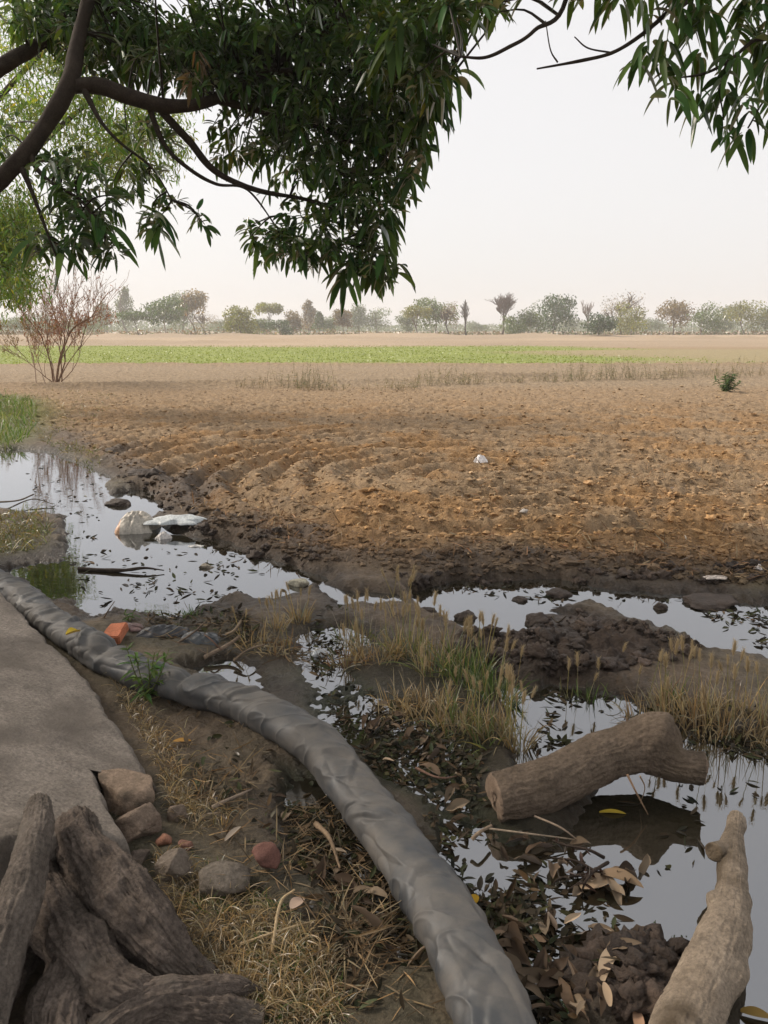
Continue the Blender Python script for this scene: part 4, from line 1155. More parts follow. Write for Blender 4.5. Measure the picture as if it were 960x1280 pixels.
make_log('log', [(618, 996, .07, .078), (650, 990, .075, .088), (700, 974, .09, .086), (745, 952, .12, .078), (775, 943, .13, .078), (805, 938, .14, .084), (830, 946, .13, .068), (850, 956, .12, .053), (880, 960, .12, .052)],
         'thick forked brown log with one sawn end lying across the pool edge', 'log', 3, knobs=((.70, 0.0, (.11, .75), .085), (.55, 3.0, (.1, .6), -.03)))
make_log('log', [(842, 1330, .07, .074), (861, 1275, .075, .068), (888, 1215, .08, .064), (909, 1160, .085, .054), (914, 1110, .09, .038), (916, 1060, .095, .032), (920, 1024, .10, .021)],
         'long pale weathered log with a sawn side stub pointing away across the pool', 'log', 7, bark_col=(.33, .265, .20), cut_col=(.30, .23, .16), ridge=.06, lump=.15,
         knobs=((.58, -1.2, (.03, .4), .02), (.35, 1.3, (.05, .4), .018)), stubs=([(910, 1064, .10, .030), (901, 1064, .112, .030), (893, 1065, .124, .028)],))

stump = empty('tree_root', gp(120, 1200) * [1, 1, 1], 'gnarled grey-brown mass of old tree roots rising from the bank', 'tree root')
RB = (.135, .108, .09)
for i, s in enumerate((
    [(98, 1030, .20, 0.033), (105, 1060, .20, 0.063), (135, 1110, .18, 0.077), (180, 1165, .14, 0.070), (225, 1210, .08, 0.050), (262, 1240, .03, 0.033)],
    [(30, 1080, .16, 0.054), (62, 1130, .16, 0.063), (95, 1180, .15, 0.067), (135, 1228, .13, 0.063), (200, 1258, .10, 0.054), (262, 1272, .07, 0.047), (320, 1290, .03, 0.040)],
    [(95, 1180, .13, 0.054), (88, 1225, .12, 0.057), (70, 1270, .11, 0.060), (60, 1330, .10, 0.060)],
    [(120, 1300, .10, 0.047), (170, 1262, .11, 0.043), (225, 1248, .10, 0.037), (290, 1240, .07, 0.024), (322, 1238, .06, 0.012)],
    [(-60, 1090, .14, 0.054), (-20, 1075, .16, 0.054), (40, 1090, .15, 0.054)],
    [(-40, 1300, .08, 0.054), (0, 1240, .09, 0.040), (30, 1200, .08, 0.033), (60, 1160, .1, 0.033)])):
    make_log('root', s, '', '', 50 + i * 3, 240, 160, RB, (.12, .09, .065), 'bark', ridge=.17, lump=.34, parent=stump)
br = [(48, 1004, .33, .030), (46, 1030, .33, .036), (36, 1080, .31, .040), (22, 1130, .28, .046), (4, 1180, .25, .046), (-12, 1230, .22, .05), (-30, 1290, .2, .05)]
make_log('broken_branch', br, 'stout grey bare branch propped over the tree roots', 'branch', 81, 220, 110, (.15, .125, .105), (.15, .12, .09), 'bark', ridge=.12, lump=.16)

# ================================================================== grasses
BLADE = lambda s: np.clip(1.05 - s, .06, 1) ** .6
def head_mesh():
    mbx = MB()
    n = 12
    P = np.stack([np.zeros(n), np.zeros(n), np.linspace(0, .07, n)], 1)
    r = .0058 * np.sin(np.pi * np.clip(np.linspace(.04, .98, n), 0, 1)) ** .6
    mbx.addmany(tube(P, r, 7, lambda V, a, t: .0018 * vn3(V, 300, 4)), (.42, .32, .19))
    k = 70; t = RNG.random(k); a = RNG.random(k) * 6.28
    C = np.stack([.004 * np.cos(a), .004 * np.sin(a), t * .066], 1)
    D = np.stack([np.cos(a) * .6, np.sin(a) * .6, np.full(k, 1.0)], 1)
    v, f, nv = leaf_batch(C, D, rnd_dirs(k), .02, .0011, 0, 0, 1, 2, lambda s: np.array([1, .3]))
    mbx.add(v, f, (.48, .38, .24))
    return mbx
HEADS = []
def seed_head(parent, tip, d, base, scale):
    if len(HEADS) < 3:
        o = head_mesh().build('seed_head', M['grass'], None); HEADS.append(o)
    else:
        o = HEADS[len(parent.children) % 3].copy(); COL.objects.link(o)
    o.parent = parent; o.location = tip - base
    o.rotation_euler = Vector(d).to_track_quat('Z', 'Y').to_euler(); o.scale = (scale,) * 3
    return o

STRAW = [(.38, .30, .18), (.31, .23, .14), (.42, .34, .22), (.25, .185, .11)]
OLIVE = [(.17, .20, .08), (.22, .22, .10), (.13, .17, .06)]
GREEN = [(.075, .14, .035), (.10, .16, .045)]
def tuft(px, py, hpx, n, rad, pal, label, cat='grass tuft', heads=0, droop=(.1, .6), lean=(0, 0), wid=(.004, .007), name='grass_tuft', group=None, tilt=.35, fallen=0):
    b = on_ground(px, py)
    k = np.linalg.norm(b - [0, 0, CAM_H]) / FPX
    H = hpx * k * .82; n = int(n * .85); heads = int(round(heads * .75))
    t = empty(name, b, label, cat, group)
    a = RNG.random(n) * 6.28; r = rad * np.sqrt(RNG.random(n))
    P = np.stack([r * np.cos(a), r * np.sin(a), np.full(n, -.01)], 1)
    P[:, 2] += terrain(b[0] + P[:, 0], b[1] + P[:, 1])[0] - b[2]
    P[:, 2] = np.maximum(P[:, 2], -.03 - b[2])
    D = np.stack([np.cos(a) * tilt * r / rad + RNG.normal(lean[0], .18, n), np.sin(a) * tilt * r / rad + RNG.normal(lean[1], .18, n), np.ones(n)], 1)
    L = H * RNG.uniform(.5, 1.1, n)
    dr_ = RNG.uniform(*droop, n)
    if fallen:
        m = RNG.random(n) < fallen
        D[m, 2] = .35; D[m, :2] += RNG.normal(0, .6, (m.sum(), 2)); dr_[m] = .5
    v, f, nv = leaf_batch(P, D, rnd_dirs(n), L, RNG.uniform(*wid, n), dr_, 0, 5, 2, BLADE)
    m_ = MB().add(v, f, jitter_cols(n, pal, (.2, .08), nv))
    tips = []
    if heads:
        a = RNG.random(heads) * 6.28; r = rad * np.sqrt(RNG.random(heads))
        P = np.stack([r * np.cos(a), r * np.sin(a), np.full(heads, 0.)], 1)
        D = unit(np.stack([RNG.normal(lean[0], .14, heads), RNG.normal(lean[1], .14, heads), np.ones(heads)], 1))
        L = H * RNG.uniform(.85, 1.25, heads)
        v, f, nv = leaf_batch(P, D, rnd_dirs(heads), L, .003, .08, 0, 5, 2, lambda s: np.ones_like(s))
        m_.add(v, f, jitter_cols(heads, [(.33, .27, .13), (.24, .22, .09)], (.15, .05), nv))
        v3 = v.reshape(heads, 6, 2, 3).mean(2)
        tips = [(v3[i, -1], unit(v3[i, -1] - v3[i, -2])) for i in range(heads)]
    m_.build('blades', M['grass'], t).name = 'blade_foliage'
    for tip, d in tips:
        seed_head(t, b + tip, d, b, RNG.uniform(.75, 1.3) * max(H / .3, .8))
    return t
# clump between pool and marsh
for i, (x, y, h, n, r, pal, hd, fal, l) in enumerate((
    (445, 800, 55, 130, .10, STRAW + OLIVE, 9, .2, 'low tawny grass behind the clump nearest the far puddle'),
    (470, 822, 62, 170, .11, STRAW, 6, .3, 'reddish straw grass in the back of the big clump'),
    (505, 815, 70, 170, .11, STRAW + OLIVE, 12, .15, 'tall seeding grass at the back of the big clump'),
    (545, 835, 80, 190, .11, OLIVE + STRAW, 12, .1, 'olive grass with many heads in the middle of the big clump'),
    (585, 850, 84, 170, .10, OLIVE + GREEN, 12, .1, 'greenest tall grass in the big clump'),
    (620, 872, 88, 150, .09, OLIVE + GREEN, 11, .1, 'green seeding grass by the small pool'),
    (500, 888, 62, 260, .10, STRAW, 0, .75, 'collapsed straw-coloured grass mop in front of the big clump'),
    (535, 890, 70, 240, .11, STRAW, 2, .55, 'bent dry grass next to the collapsed mop'),
    (572, 905, 74, 190, .10, STRAW + OLIVE, 6, .3, 'mixed dry and green grass at the marsh edge'),
    (610, 918, 76, 150, .08, OLIVE + STRAW, 8, .1, 'upright grass above the sawn log end'),
    (645, 932, 88, 90, .06, STRAW, 16, 0, 'slender pinkish flowering grass rising beside the sawn log'),
    (432, 828, 46, 120, .09, [(.2, .1, .06), (.16, .09, .055)] + STRAW, 3, .3, 'short rusty grass at the foot of the clump by the foam'))):
    tuft(x, y, h, n, r, pal, l, heads=hd, fallen=fal, group='grass clump in the wet ground')
for x, y, h, n, r, pal, hd, fal, l in (
    (322, 806, 44, 170, .10, STRAW, 3, .6, 'sprawling dry grass on the mud bank beyond the hose'),
    (352, 812, 40, 150, .10, STRAW + [(.2, .12, .07)], 2, .6, 'low orange straw grass next to the sprawling dry grass'),
    (375, 776, 46, 110, .06, STRAW, 5, .25, 'upright blond grass by the pale cream stone'),
    (345, 786, 42, 40, .06, STRAW, 9, 0, 'sparse straight grass stalks on the mud bank')):
    tuft(x, y, h, n, r, pal, l, heads=hd, fallen=fal)
for x, y, h, n, r, pal, hd, fal, l in (
    (812, 892, 60, 130, .10, STRAW + [(.2, .11, .06)], 5, .5, 'rusty bent grass behind the log knob'),
    (848, 890, 74, 170, .10, STRAW, 9, .25, 'blond seeding grass behind the thin end of the log'),
    (885, 898, 82, 200, .11, STRAW, 10, .2, 'dense blond grass on the far bank of the pool'),
    (925, 900, 76, 200, .11, STRAW, 8, .3, 'dry yellow grass above the dark wet stone'),
    (962, 905, 74, 190, .11, STRAW, 7, .3, 'dry yellow grass cut by the picture edge'),
    (1010, 905, 74, 150, .12, STRAW, 6, .3, 'dry grass beyond the picture edge along the pool')):
    tuft(x, y, h, n, r, pal, l, heads=hd, fallen=fal, group='dry grass along the pool bank')
tuft(738, 872, 46, 26, .05, GREEN, 'few fresh green blades standing in the small pool by the mud heap', heads=2, droop=(.05, .4))
tuft(838, 872, 40, 34, .04, GREEN, 'bright green short blades among the blond grass', droop=(.05, .3))
tuft(712, 868, 40, 10, .05, OLIVE, 'thin drab stalks at the edge of the mud heap', heads=3, droop=(.05, .3))
tuft(775, 862, 62, 9, .05, GREEN + OLIVE, 'single arching green blades against the mud heap', heads=1, droop=(.2, .7))
tuft(240, 770, 24, 46, .05, GREEN, 'small fresh green tuft on the bank by the pond', droop=(.1, .5))
tuft(500, 770, 66, 12, .06, STRAW, 'lone tall stalks against the bright puddle', heads=8)

# broad-leaved weeds
def weed(px, py, hpx, n_st, n_lf, L, pal, label, wid=.2, spread=.45, name='weed', cat='weed', group=None, scol=(.14, .16, .06), base_r=.0, srad=.006):
    b = on_ground(px, py); k = np.linalg.norm(b - [0, 0, CAM_H]) / FPX; H = hpx * k
    t = empty(name, b, label, cat, group)
    st_, lf_ = MB(), MB()
    for s in range(n_st):
        d = unit(np.array([RNG.normal(0, spread), RNG.normal(0, spread), 1]))
        o_ = np.array([RNG.normal(0, base_r), RNG.normal(0, base_r * .5), 0]); d = d * RNG.uniform(.35 if base_r else .8, 1.1)
        p = o_ + spline([np.zeros(3), d * H * .5 + RNG.normal(0, .04 * H, 3), d * H + [0, 0, .08 * H]], 9); p[0, 2] = -.02
        st_.addmany(tube(p, np.linspace(srad, srad * .35, 9) * (max(H / .35, .6) if not base_r else 1), 4, caps=False), scol)
        m = n_lf; u_ = RNG.uniform(.15, 1, m); q = p[(u_ * 8).astype(int)]
        D = unit(rnd_dirs(m) * [1, 1, .4] + [0, 0, .35])
        v, f, nv = leaf_batch(q, D, np.tile([[0, 0, 1.0]], (m, 1)) + .4 * rnd_dirs(m), RNG.uniform(L[0], L[1], m), RNG.uniform(L[0], L[1], m) * wid, .4, .3, 4, 3, lance)
        lf_.add(v, f, jitter_cols(m, pal, (.2, .1), nv))
    if base_r:
        for vv, ff, c_ in zip(st_.v, st_.q, st_.c): lf_.add(vv, ff - ff.min(), c_)
    else: st_.build('stem', M['grass'], t)
    lf_.build('foliage', M['grass'], t)
    return t
weed(182, 874, 62, 6, 20, (.04, .085), GREEN + [(.12, .18, .06)], 'leafy green weed growing against the hose beside the slab')
weed(162, 778, 14, 3, 7, (.03, .05), GREEN, 'tiny broad-leaved seedling on the bank behind the orange brick')
weed(908, 490, 20, 9, 30, (.10, .2), [(.11, .17, .06), (.08, .13, .045)], 'small green bush alone at the far edge of the ploughed field', .3, .6, 'green_bush', 'bush')
wl = ('tall grey-green weed stalks on the field bund', 'thin dry weed clump on the field bund')
for i, (x, y, h) in enumerate(((366, 484, 30), (376, 486, 36), (400, 484, 30), (388, 486, 22), (318, 484, 14), (410, 488, 14), (492, 487, 15), (505, 486, 12), (540, 482, 24), (560, 481, 26), (578, 481, 20), (600, 480, 12),
                             (640, 478, 12), (676, 478, 16), (700, 477, 22), (716, 476, 30), (733, 476, 26), (752, 475, 32), (768, 475, 28), (784, 475, 32), (800, 474, 22), (828, 474, 20), (846, 473, 16), (876, 472, 26), (900, 471, 18), (930, 471, 24), (955, 470, 18))):
    weed(x, y, h * RNG.uniform(.8, 1.15), 14, 16, (.05, .11), [(.22, .22, .11), (.30, .25, .14), (.19, .2, .10)] if h > 18 else [(.32, .25, .15), (.24, .21, .11)], wl[0] if h > 18 else wl[1], .16, .3, 'bund_weed', 'weed', ('tall weeds' if h > 18 else 'low dry weeds') + ' along the field bund', (.30, .25, .16), .30, .0045)

# masses of blades nobody could count
def blade_mass(name, polys, h, wid, pal, label, cat, droop, tilt, prof=BLADE, rows=4, mat='grass', zoff=-.01):
    mbx = MB()
    for poly, n in polys:
        P = ground_pts(poly, n); P = P[P[:, 2] > -.015]; n = len(P)
        P[:, 2] += zoff
        D = unit(np.stack([RNG.normal(0, tilt, n), RNG.normal(0, tilt, n), np.ones(n)], 1))
        v, f, nv = leaf_batch(P, D, rnd_dirs(n), RNG.uniform(*h, n), RNG.uniform(*wid, n), RNG.uniform(*droop, n), 0, rows, 2, prof)
        mbx.add(v, f, jitter_cols(n, pal, (.22, .08), nv))
    return kind(mbx.build(name, M[mat]), 'stuff', label, cat)
blade_mass('dry_grass', [([(195, 1085), (255, 1105), (330, 1140), (405, 1195), (425, 1300), (270, 1300), (235, 1230), (205, 1170)], 2600), ([(270, 1210), (420, 1205), (430, 1300), (290, 1300)], 1000), ([(140, 868), (165, 880), (205, 930), (240, 1000), (255, 1060), (222, 1040), (190, 960)], 900), ([(225, 900), (250, 990), (300, 1040), (255, 1060)], 160), ([(90, 1010), (130, 1010), (150, 1050), (100, 1050)], 90)],
           (.06, .16), (.002, .0038), STRAW + [(.42, .31, .16)], 'matted dry grass on the bank beside the roots and the slab', 'grass', (.4, 1.1), .55)
blade_mass('green_grass', [([(300, 1190), (380, 1180), (430, 1250), (430, 1300), (330, 1300)], 900), ([(230, 1120), (280, 1130), (290, 1165), (240, 1160)], 200), ([(235, 1080), (310, 1120), (380, 1170), (330, 1160)], 200)],
           (.03, .08), (.0018, .003), GREEN, 'thin green grass sprouting through the dry grass', 'grass', (.3, .9), .5)
blade_mass('marsh_grass', [([(-200, 503), (25, 503), (46, 515), (46, 540), (25, 560), (0, 566), (-200, 568)], 3600)], (.16, .40), (.008, .016), [(.10, .19, .035), (.15, .22, .05), (.22, .25, .08)], 'bright green grass patch at the pond head', 'grass', (.2, .7), .3)
blade_mass('field_weeds', [([(-60, 490), (60, 490), (150, 500), (130, 530), (90, 548), (40, 552), (50, 520), (20, 500)], 900), ([(40, 545), (130, 575), (125, 590), (60, 562)], 300), ([(-80, 655), (40, 645), (70, 660), (60, 690), (-80, 720)], 1500)], (.05, .2), (.005, .011), [(.20, .19, .08), (.15, .17, .07), (.27, .21, .10)], 'grey-green weeds creeping over the field corner and banks', 'grass', (.3, .9), .5)
q = RNG.random((30000, 2)); X = -75 + 95 * q[:, 0]; Y = 33.6 + 40 * q[:, 1] ** 1.3
ge = 14 + 6 * vn(Y * .08, Y * 0, 5) + 3 * vn(Y * .3, Y * 0, 6)
m = (X < ge + RNG.normal(0, 2.2, len(X))) & (np.abs(X) < Y * .9); X, Y = X[m], Y[m]; n = len(X)
P = np.stack([X, Y, terrain(X, Y)[0]], 1)
v, f, nv = leaf_batch(P, rnd_dirs(n) * .6 + [0, 0, 1], rnd_dirs(n), RNG.uniform(.04, .10, n), RNG.uniform(.05, .10, n), .3, 0, 2, 2, BLADE)
kind(MB().add(v, f, jitter_cols(n, [(.27, .33, .075), (.29, .34, .085), (.25, .31, .07)], (.05, .03), nv)).build('green_crop', M['grass']), 'stuff', 'strip of young green crop across the plain', 'crop')

# ================================================================== litter
def dead(s):
    return np.clip(np.sin(np.pi * np.clip(s, 0, 1) ** .9), 0, 1) ** .9
BROWN = [(.15, .105, .07), (.21, .155, .105), (.10, .068, .045), (.28, .215, .15), (.07, .048, .033)]
DARK = [(.055, .06, .028), (.045, .034, .022), (.03, .026, .016), (.065, .048, .03), (.04, .042, .02), (.09, .065, .04)]
def litter(name, polys, L, W, pal, label, cat, rise=.004, tiltz=.25):
    mbx = MB()
    for poly, n in polys:
        P = ground_pts(poly, n * 3); P = P[np.argsort(-(fbm(P[:, 0], P[:, 1], 4, 2, 203) + .35 * RNG.normal(size=len(P))))[:n]]
        P[:, 2] = np.maximum(P[:, 2], 0) + RNG.uniform(.001, rise, n)
        D = unit(np.stack([RNG.normal(0, 1, n), RNG.normal(0, 1, n), RNG.normal(.05, tiltz, n)], 1))
        v, f, nv = leaf_batch(P, D, np.array([0, 0, 1.0]) + .5 * RNG.normal(size=(n, 3)), RNG.uniform(*L, n), RNG.uniform(*W, n), RNG.uniform(-.3, .35, n), .45, 4, 3, dead, RNG.uniform(-.3, .3, n))
        mbx.add(v, f, jitter_cols(n, pal, (.25, .08), nv))
    return kind(mbx.build(name, M['dryleaf']), 'stuff', label, cat)
MP = [(385, 830), (430, 850), (490, 880), (600, 940), (600, 1000), (640, 1040), (760, 1035), (830, 1090), (820, 1140), (700, 1300), (660, 1300), (600, 1170), (520, 1000), (430, 930)]
litter('leaf_litter', [([(385, 830), (430, 850), (490, 880), (600, 940), (600, 1000), (640, 1040), (700, 1050), (690, 1150), (640, 1200), (600, 1170), (520, 1000), (430, 930)], 1300), ([(330, 940), (400, 960), (480, 1090), (540, 1210), (545, 1300), (430, 1300), (400, 1180), (330, 1050)], 420), ([(560, 1100), (780, 1130), (790, 1300), (680, 1300), (600, 1180)], 330), ([(180, 770), (300, 770), (330, 810), (190, 810)], 420), ([(220, 890), (330, 900), (420, 1040), (430, 1150), (250, 1060)], 240),
       ([(400, 760), (440, 770), (420, 850), (380, 840)], 160), ([(790, 890), (960, 900), (960, 950), (870, 935)], 160)], (.02, .065), (.008, .02), DARK, 'dark rotting leaf litter over the marshy ground', 'leaf litter', .012)
litter('floating_litter', [([(80, 690), (260, 680), (400, 730), (240, 760), (110, 764)], 170), ([(0, 570), (130, 590), (120, 690), (60, 640)], 90), ([(680, 860), (770, 880), (720, 930), (670, 940)], 60), ([(780, 1000), (960, 950), (960, 1250), (880, 1180), (800, 1100)], 26), ([(850, 750), (960, 770), (960, 815)], 90), ([(540, 735), (700, 732), (880, 755), (700, 760)], 60)], (.02, .085), (.008, .022), DARK, 'scattered dark flecks and leaves floating on the puddles', 'leaf litter', .004, .04)
litter('straw_litter', [([(200, 880), (330, 900), (450, 1060), (520, 1230), (500, 1290), (380, 1180), (250, 1060)], 900), ([(170, 772), (310, 772), (420, 840), (330, 830), (190, 812)], 420), ([(430, 1120), (560, 1290), (420, 1290)], 160)], (.05, .16), (.002, .005), [(.25, .18, .10), (.17, .12, .07), (.11, .08, .05)], 'broken straw and stalks strewn on the mud', 'straw', .012, .12)
litter('field_straw', [([(200, 640), (960, 690), (960, 745), (700, 722), (400, 710)], 700), ([(150, 560), (960, 560), (960, 690), (300, 640)], 1400)], (.05, .14), (.006, .012), [(.36, .26, .15), (.26, .16, .09), (.2, .12, .07)], 'bits of stubble and straw ploughed into the field', 'straw', .05, .4)

# single curled leaves one can point at
LEAFM = []
for i in range(12):
    L = RNG.uniform(.06, .115)
    v, f, nv = leaf_batch(np.array([[-L / 2, 0, .012]]), [[1, 0, RNG.uniform(0, .35)]], [[0, RNG.normal(0, .25), 1]], L, L * RNG.uniform(.22, .36), RNG.uniform(-.1, .6), RNG.uniform(.4, 1.3), 9, 3, dead, RNG.uniform(-.2, .2))
    LEAFM.append((v, f))
leafs = []
zones = (([(560, 1130), (640, 1150), (790, 1150), (800, 1200), (740, 1290), (690, 1300), (630, 1240)], 58), ([(600, 1040), (700, 1050), (810, 1085), (780, 1130), (680, 1120)], 22), ([(420, 850), (600, 960), (590, 1050), (480, 960)], 24), ([(340, 1000), (430, 1060), (540, 1230), (440, 1220)], 20))
for poly, n in zones:
    for p in ground_pts(poly, n):
        i = len(leafs)
        if i < 36:
            v, f = LEAFM[i % 12]
            c = np.array(BROWN[(i * 7) % 5]) * math.exp(RNG.normal(-.05, .35))
            v = v + .004 * np.stack([vn3(v + i, 60, 1), vn3(v + i, 60, 2), 1.5 * vn3(v + i, 45, 3)], 1)
            o = MB().add(v, f, c).build('fallen_leaf', M['dryleaf'])
        else:
            o = leafs[int(RNG.integers(0, 36))].copy(); COL.objects.link(o)
        p[2] = max(p[2], 0) + .006
        o.location = p; o.rotation_euler = (RNG.normal(0, .35), RNG.normal(0, .35), RNG.random() * 6.28); o.scale = (RNG.uniform(.8, 1.2),) * 3
        tag(o, 'curled brown mango leaf lying in the wet litter beside the hose and logs', 'leaf', 'curled brown leaves in the litter')
        leafs.append(o)
def one_leaf(px, py, L, W, col, rz, label, arc=0.0, roll=.3, dz=.02):
    p = on_ground(px, py); p[2] = max(p[2], 0) + dz
    s = 14
    t = np.linspace(0, 1, s + 1); ang = rz + arc * (t - .5)
    c = np.stack([np.cumsum(np.cos(ang)), np.cumsum(np.sin(ang)), .2 * np.sin(np.pi * t) * s * .3], 1) * L / s
    c -= c.mean(0)
    tn = unit(np.gradient(c, axis=0)); sd2 = np.cross(tn, [0, 0, 1.0]); w = (W * .5 * lance(t))[:, None]
    V = np.stack([c - sd2 * w + [0, 0, 1] * w * roll, c, c + sd2 * w + [0, 0, 1] * w * roll], 1)
    o = MB().add(V.reshape(-1, 3), quad_grid(s + 1, 3, False), col).build('fallen_leaf', M['dryleaf']); o.location = p
    return tag(o, label, 'leaf')
one_leaf(766, 1206, .16, .035, (.46, .35, .24), .85, 'long pale crescent-shaped dry leaf on the brown mud mound', -1.0)
one_leaf(758, 1250, .07, .02, (.40, .29, .19), 1.5, 'short pale pointed leaf below the crescent-shaped leaf')
one_leaf(797, 1285, .08, .025, (.45, .28, .18), 1.4, 'pinkish brown leaf at the bottom of the mud mound')
one_leaf(745, 1110, .11, .06, (.36, .26, .17), .4, 'broad pale tan leaf resting on the pool litter', .5)
one_leaf(776, 1108, .13, .05, (.27, .19, .12), -.5, 'folded brown leaf next to the broad pale tan one', .4, .8)
one_leaf(766, 1017, .09, .022, (.42, .30, .04), -.1, 'yellow leaf floating in the shadow of the forked log', dz=.005)
one_leaf(592, 1132, .05, .03, (.55, .32, .03), 1.2, 'small orange-yellow leaf beside the hose', dz=.02)
one_leaf(228, 932, .07, .03, (.40, .22, .06), .1, 'orange dry leaf in the grass by the slab', .3)
one_leaf(95, 826, .07, .05, (.55, .40, .05), .8, 'crumpled yellow leaf caught between slab and hose', .9, .8, .14)
one_leaf(372, 1136, .05, .035, (.42, .31, .24), .9, 'small pinkish leaf on the mud near the brick lump')
one_leaf(292, 1048, .08, .02, (.30, .25, .2), 1.1, 'narrow grey leaf standing by the long low stone', .2, .5)
one_leaf(336, 912, .05, .035, (.42, .38, .32), .2, 'pale leaf lying close under the hose')
one_leaf(945, 1272, .07, .03, (.26, .17, .05), -.3, 'yellowish leaf in the dark water at the picture corner', .3, .4, .01)

def stick(pts, r, col, label, name='twig', cat='twig', group=None, mat='limb'):
    P = spline([np.array([*q[:2], q[2]]) for q in pts], 16)
    loc = P[0].copy()
    o = MB().addmany(tube(P, np.linspace(r, r * .5, 16), 6, bark_disp(5, .15, r)), col).build(name, M[mat], loc=loc)
    return tag(o, label, cat, group)
G = lambda x, y, z=.02: gp(x, y, z)
stick([G(98, 711, .01), G(150, 713, .015), G(180, 710, .03), G(205, 713, .015)], .016, (.05, .038, .03), 'long black stick lying in the pond')
stick([G(-20, 628, .02), G(20, 626, .10), G(42, 618, .2)], .012, (.10, .08, .06), 'crooked dead stick rising from the upper pond')
stick([G(5, 638, .02), G(40, 624, .05), G(66, 630, .02)], .009, (.10, .08, .06), 'thin dead stick across the upper pond')
stick([G(255, 822, .03), G(285, 806, .06), G(300, 795, .10)], .014, (.22, .165, .12), 'pale root piece on the dark debris beyond the hose')
stick([G(268, 795, .03), G(290, 790, .08), G(302, 775, .14)], .008, (.26, .2, .14), 'thin pale twig sticking up from the debris')
stick([G(190, 800, .05), G(230, 806, .05), G(262, 818, .04)], .007, (.12, .09, .07), 'dark twig lying along the debris')
stick([G(612, 1036, .03), G(660, 1042, .05), G(722, 1050, .02)], .004, (.24, .19, .14), 'long thin pale stalk lying in front of the sawn log')
stick([G(668, 1020, .06), G(700, 1034, .06), G(722, 1050, .03)], .004, (.25, .19, .14), 'thin straw leaning on the forked log')
stick([G(590, 1049, .04), G(600, 1040, .06), G(614, 1032, .05)], .008, (.27, .2, .14), 'short stubby pale twig near the sawn log end')
stick([G(784, 968, .15), G(795, 990, .10), G(810, 1018, .02)], .006, (.30, .19, .12), 'reddish stalk leaning against the forked log over the water')
stick([G(800, 970, .13), G(806, 985, .08), G(800, 1005, .01)], .004, (.30, .21, .14), 'fine forked stalk beside the reddish one')
stick([G(440, 1150, .05), G(455, 1180, .05), G(485, 1215, .03)], .006, (.22, .16, .1), 'bent brown stalk on the mud near the hose')
stick([G(340, 1190, .06), G(350, 1130, .12), G(368, 1112, .16)], .0035, (.36, .27, .16), 'tall single straw leaning out of the dry grass')
stick([G(300, 1180, .06), G(360, 1160, .08), G(400, 1150, .05)], .003, (.36, .27, .16), 'long straw lying flat over the mud')
stick([G(265, 1010, .05), G(285, 1000, .06), G(318, 985, .04)], .008, (.27, .21, .16), 'grey weathered stick on the bare mud by the slab')
stick([G(690, 770, .05), G(697, 778, .10), G(708, 770, .16)], .006, (.05, .04, .03), 'dark twig poking from the puddle beside the mud heap')
stick([G(395, 1030, .03), G(412, 1048, .06), G(425, 1085, .03)], .010, (.20, .14, .09), 'broken brown stem in the wet gap beside the hose')

for i, (a, b, c, r, l) in enumerate((((215, 808, .03), (240, 792, .10), (258, 776, .17), .006, 'bare grey twig sticking up through the torn bags'), ((292, 826, .03), (310, 812, .07), (330, 806, .05), .009, 'knotted brown root end beside the sprawling dry grass'),
        ((230, 782, .04), (262, 780, .07), (296, 786, .04), .006, 'bent twig lying over the back of the debris'), ((276, 812, .05), (262, 798, .09), (246, 788, .05), .005, 'thin reddish twig crossing the torn dark bag'), ((165, 803, .03), (182, 806, .05), (204, 812, .02), .005, 'straight dark twig in front of the orange brick'),
        ((130, 772, .06), (136, 762, .16), (143, 752, .26), .004, 'lone thin stalk standing at the pond rim'), ((440, 1010, .03), (470, 1020, .05), (505, 1018, .02), .005, 'brown twig lying in the marsh just beyond the hose'), ((520, 960, .03), (548, 972, .05), (575, 970, .02), .005, 'dark twig in the wet litter before the sawn log'))):
    stick([G(*a), G(*b), G(*c)], r, [(.17, .13, .10), (.2, .15, .105), (.09, .07, .055), (.15, .09, .065)][i % 4], l)

# dead twig branch in the pool
tb = empty('dead_twig_branch', gp(735, 1085, 0), 'forked dead twig with shrivelled leaves floating in the pool', 'branch')
tl_ = np.array(tb.location)
m_, ml = MB(), MB()
for s in ([G(760, 1078, .02), G(740, 1090, .04), G(722, 1105, .02), G(700, 1118, .0)], [G(742, 1088, .04), G(720, 1076, .05), G(690, 1072, .03)], [G(755, 1072, .03), G(735, 1062, .06), G(705, 1056, .05), G(690, 1050, .04)], [G(745, 1086, .04), G(733, 1100, .05), G(726, 1118, .0)], [G(738, 1092, .03), G(700, 1098, .02), G(690, 1108, 0)]):
    P = spline(s, 12); m_.addmany(tube(P, np.linspace(.006, .002, 12), 5), (.045, .033, .026))
    n = 7; q = P[RNG.integers(2, 12, n)]
    v, f, nv = leaf_batch(q, rnd_dirs(n) + [0, 0, -.3], rnd_dirs(n), RNG.uniform(.02, .05, n), .011, .4, .6, 4, 3)
    ml.add(v, f, jitter_cols(n, [(.07, .04, .03), (.04, .03, .022)], (.2, .1), nv))
m_.build('stem', M['limb'], tb, loc=tl_).location = (0, 0, 0); ml.build('foliage', M['dryleaf'], tb, loc=tl_).location = (0, 0, 0)

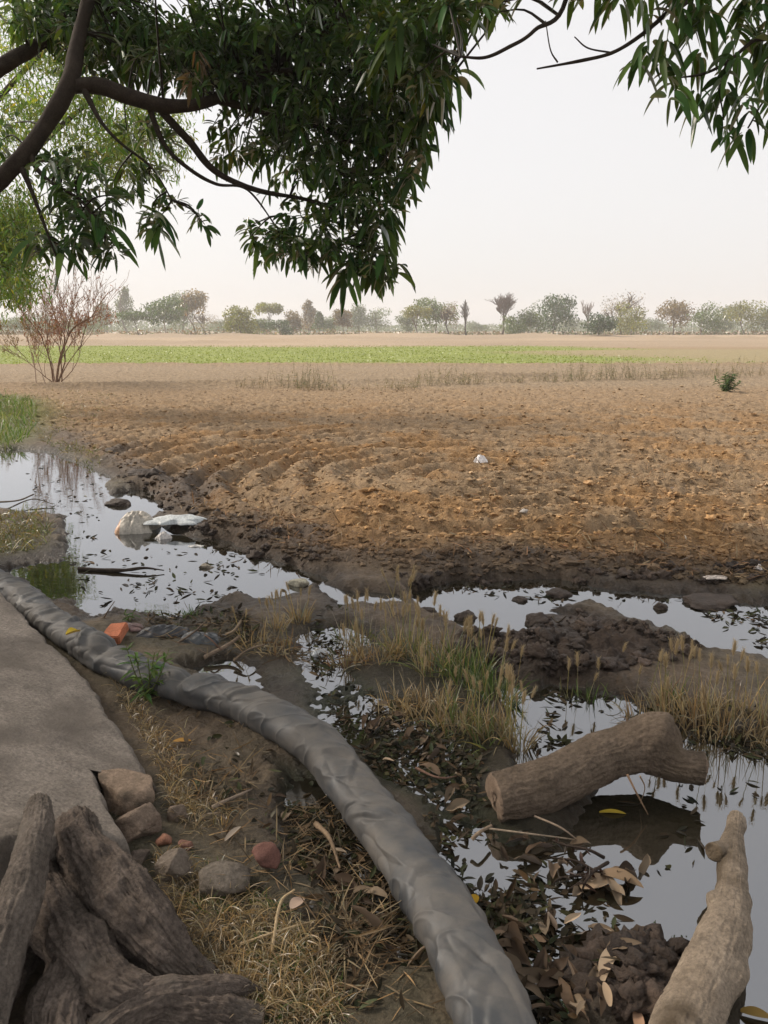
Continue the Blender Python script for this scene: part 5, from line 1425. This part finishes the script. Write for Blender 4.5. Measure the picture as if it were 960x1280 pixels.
# ================================================================== rubbish
def crumple(name, px, py, w, d, h, rz, col, label, cat, seed, sharp=1.0, z0=0.0, prof=None, thick=.004):
    n = 46
    U_, V_ = np.meshgrid(np.linspace(-1, 1, n), np.linspace(-1, 1, n), indexing='ij')
    edge = 1 + .22 * vn(np.arctan2(V_, U_) * 2, U_ * 0 + seed, seed)
    x = U_ * w / 2 * edge; y = V_ * d / 2 * edge
    body = (prof(U_, V_) if prof else np.clip(1 - U_ ** 2, 0, 1) ** .6 * np.clip(1 - V_ ** 2, 0, 1) ** .6)
    f1 = 1 - np.abs(fbm(x / w, y / w, 3.2, 3, seed)) * 2
    z = h * body * (.75 + .35 * sharp * f1) + .08 * h * fbm(x / w, y / w, 9, 2, seed + 3)
    x = x + .05 * w * vn(U_ * 3, V_ * 3, seed + 5); y = y + .05 * w * vn(U_ * 3, V_ * 3, seed + 6)
    T_ = np.stack([x, y, z], -1); B_ = T_ - [0, 0, thick]
    ca, sa = math.cos(rz), math.sin(rz)
    Rm = np.array([[ca, sa, 0], [-sa, ca, 0], [0, 0, 1]])
    mbx = MB(); F = quad_grid(n, n, False)
    c = np.asarray(col(U_, V_)) if callable(col) else col
    cc = c.reshape(-1, 3) if np.ndim(c) == 3 else c
    mbx.add(T_.reshape(-1, 3) @ Rm, F, cc); mbx.add(B_.reshape(-1, 3) @ Rm, F[:, ::-1], cc)
    o = mbx.build(name, M['plastic']); p = on_ground(px, py); p[2] = max(p[2], 0) + z0; o.location = p
    return tag(o, label, cat)
crumple('plastic_sack', 172, 662, .30, .26, .15, .1, lambda u, v: np.where((u < -.62)[..., None], np.array([.55, .33, .2]), np.array([.46, .42, .36])), 'crumpled grey plastic sack with an orange end slumped in the pond', 'sack', 3, 1.0, .0)
crumple('plastic_sheet', 222, 656, .42, .22, .055, -.05, (.50, .53, .54), 'flat pale blue-grey plastic sheet draped on the bank beside the sack', 'sheet', 8, .8, .03)
crumple('plastic_packet', 205, 673, .10, .07, .05, .6, (.62, .58, .55), 'small white crumpled packet in the shallow water below the sack', 'packet', 11, 1.2, .0)
crumple('plastic_scrap', 245, 683, .12, .04, .012, .1, (.62, .6, .57), 'thin white plastic strip at the pond bank', 'plastic scrap', 13)
crumple('plastic_scrap', 600, 577, .14, .10, .07, .3, (.72, .70, .70), 'white scrap of plastic alone among the field clods', 'plastic scrap', 15, 1.2)
crumple('plastic_scrap', 895, 722, .12, .04, .015, 0, (.55, .48, .42), 'pale torn strip lying on the dark mud beside the field', 'plastic scrap', 17)
crumple('plastic_scrap', 948, 713, .05, .04, .04, 0, (.6, .55, .52), 'tiny whitish scrap on the dark field edge', 'plastic scrap', 19)
crumple('foam_scrap', 398, 818, .08, .06, .03, .2, (.55, .57, .58), 'whitish foam scrap in the wet runnel left of the grass clump'.replace(' left of', ' by'), 'foam scrap', 21)
crumple('plastic_bag', 205, 794, .26, .12, .05, .25, (.035, .036, .04), 'crushed black plastic bag in the debris beyond the hose', 'bag', 23, 1.3)
crumple('plastic_bag', 250, 800, .22, .10, .04, -.2, (.05, .055, .06), 'torn dark grey bag half buried next to the black one', 'bag', 25, 1.3)
crumple('cloth_rag', 160, 786, .16, .06, .03, .2, (.2, .13, .12), 'dull pink rag lying behind the orange brick', 'rag', 27, 1.0)
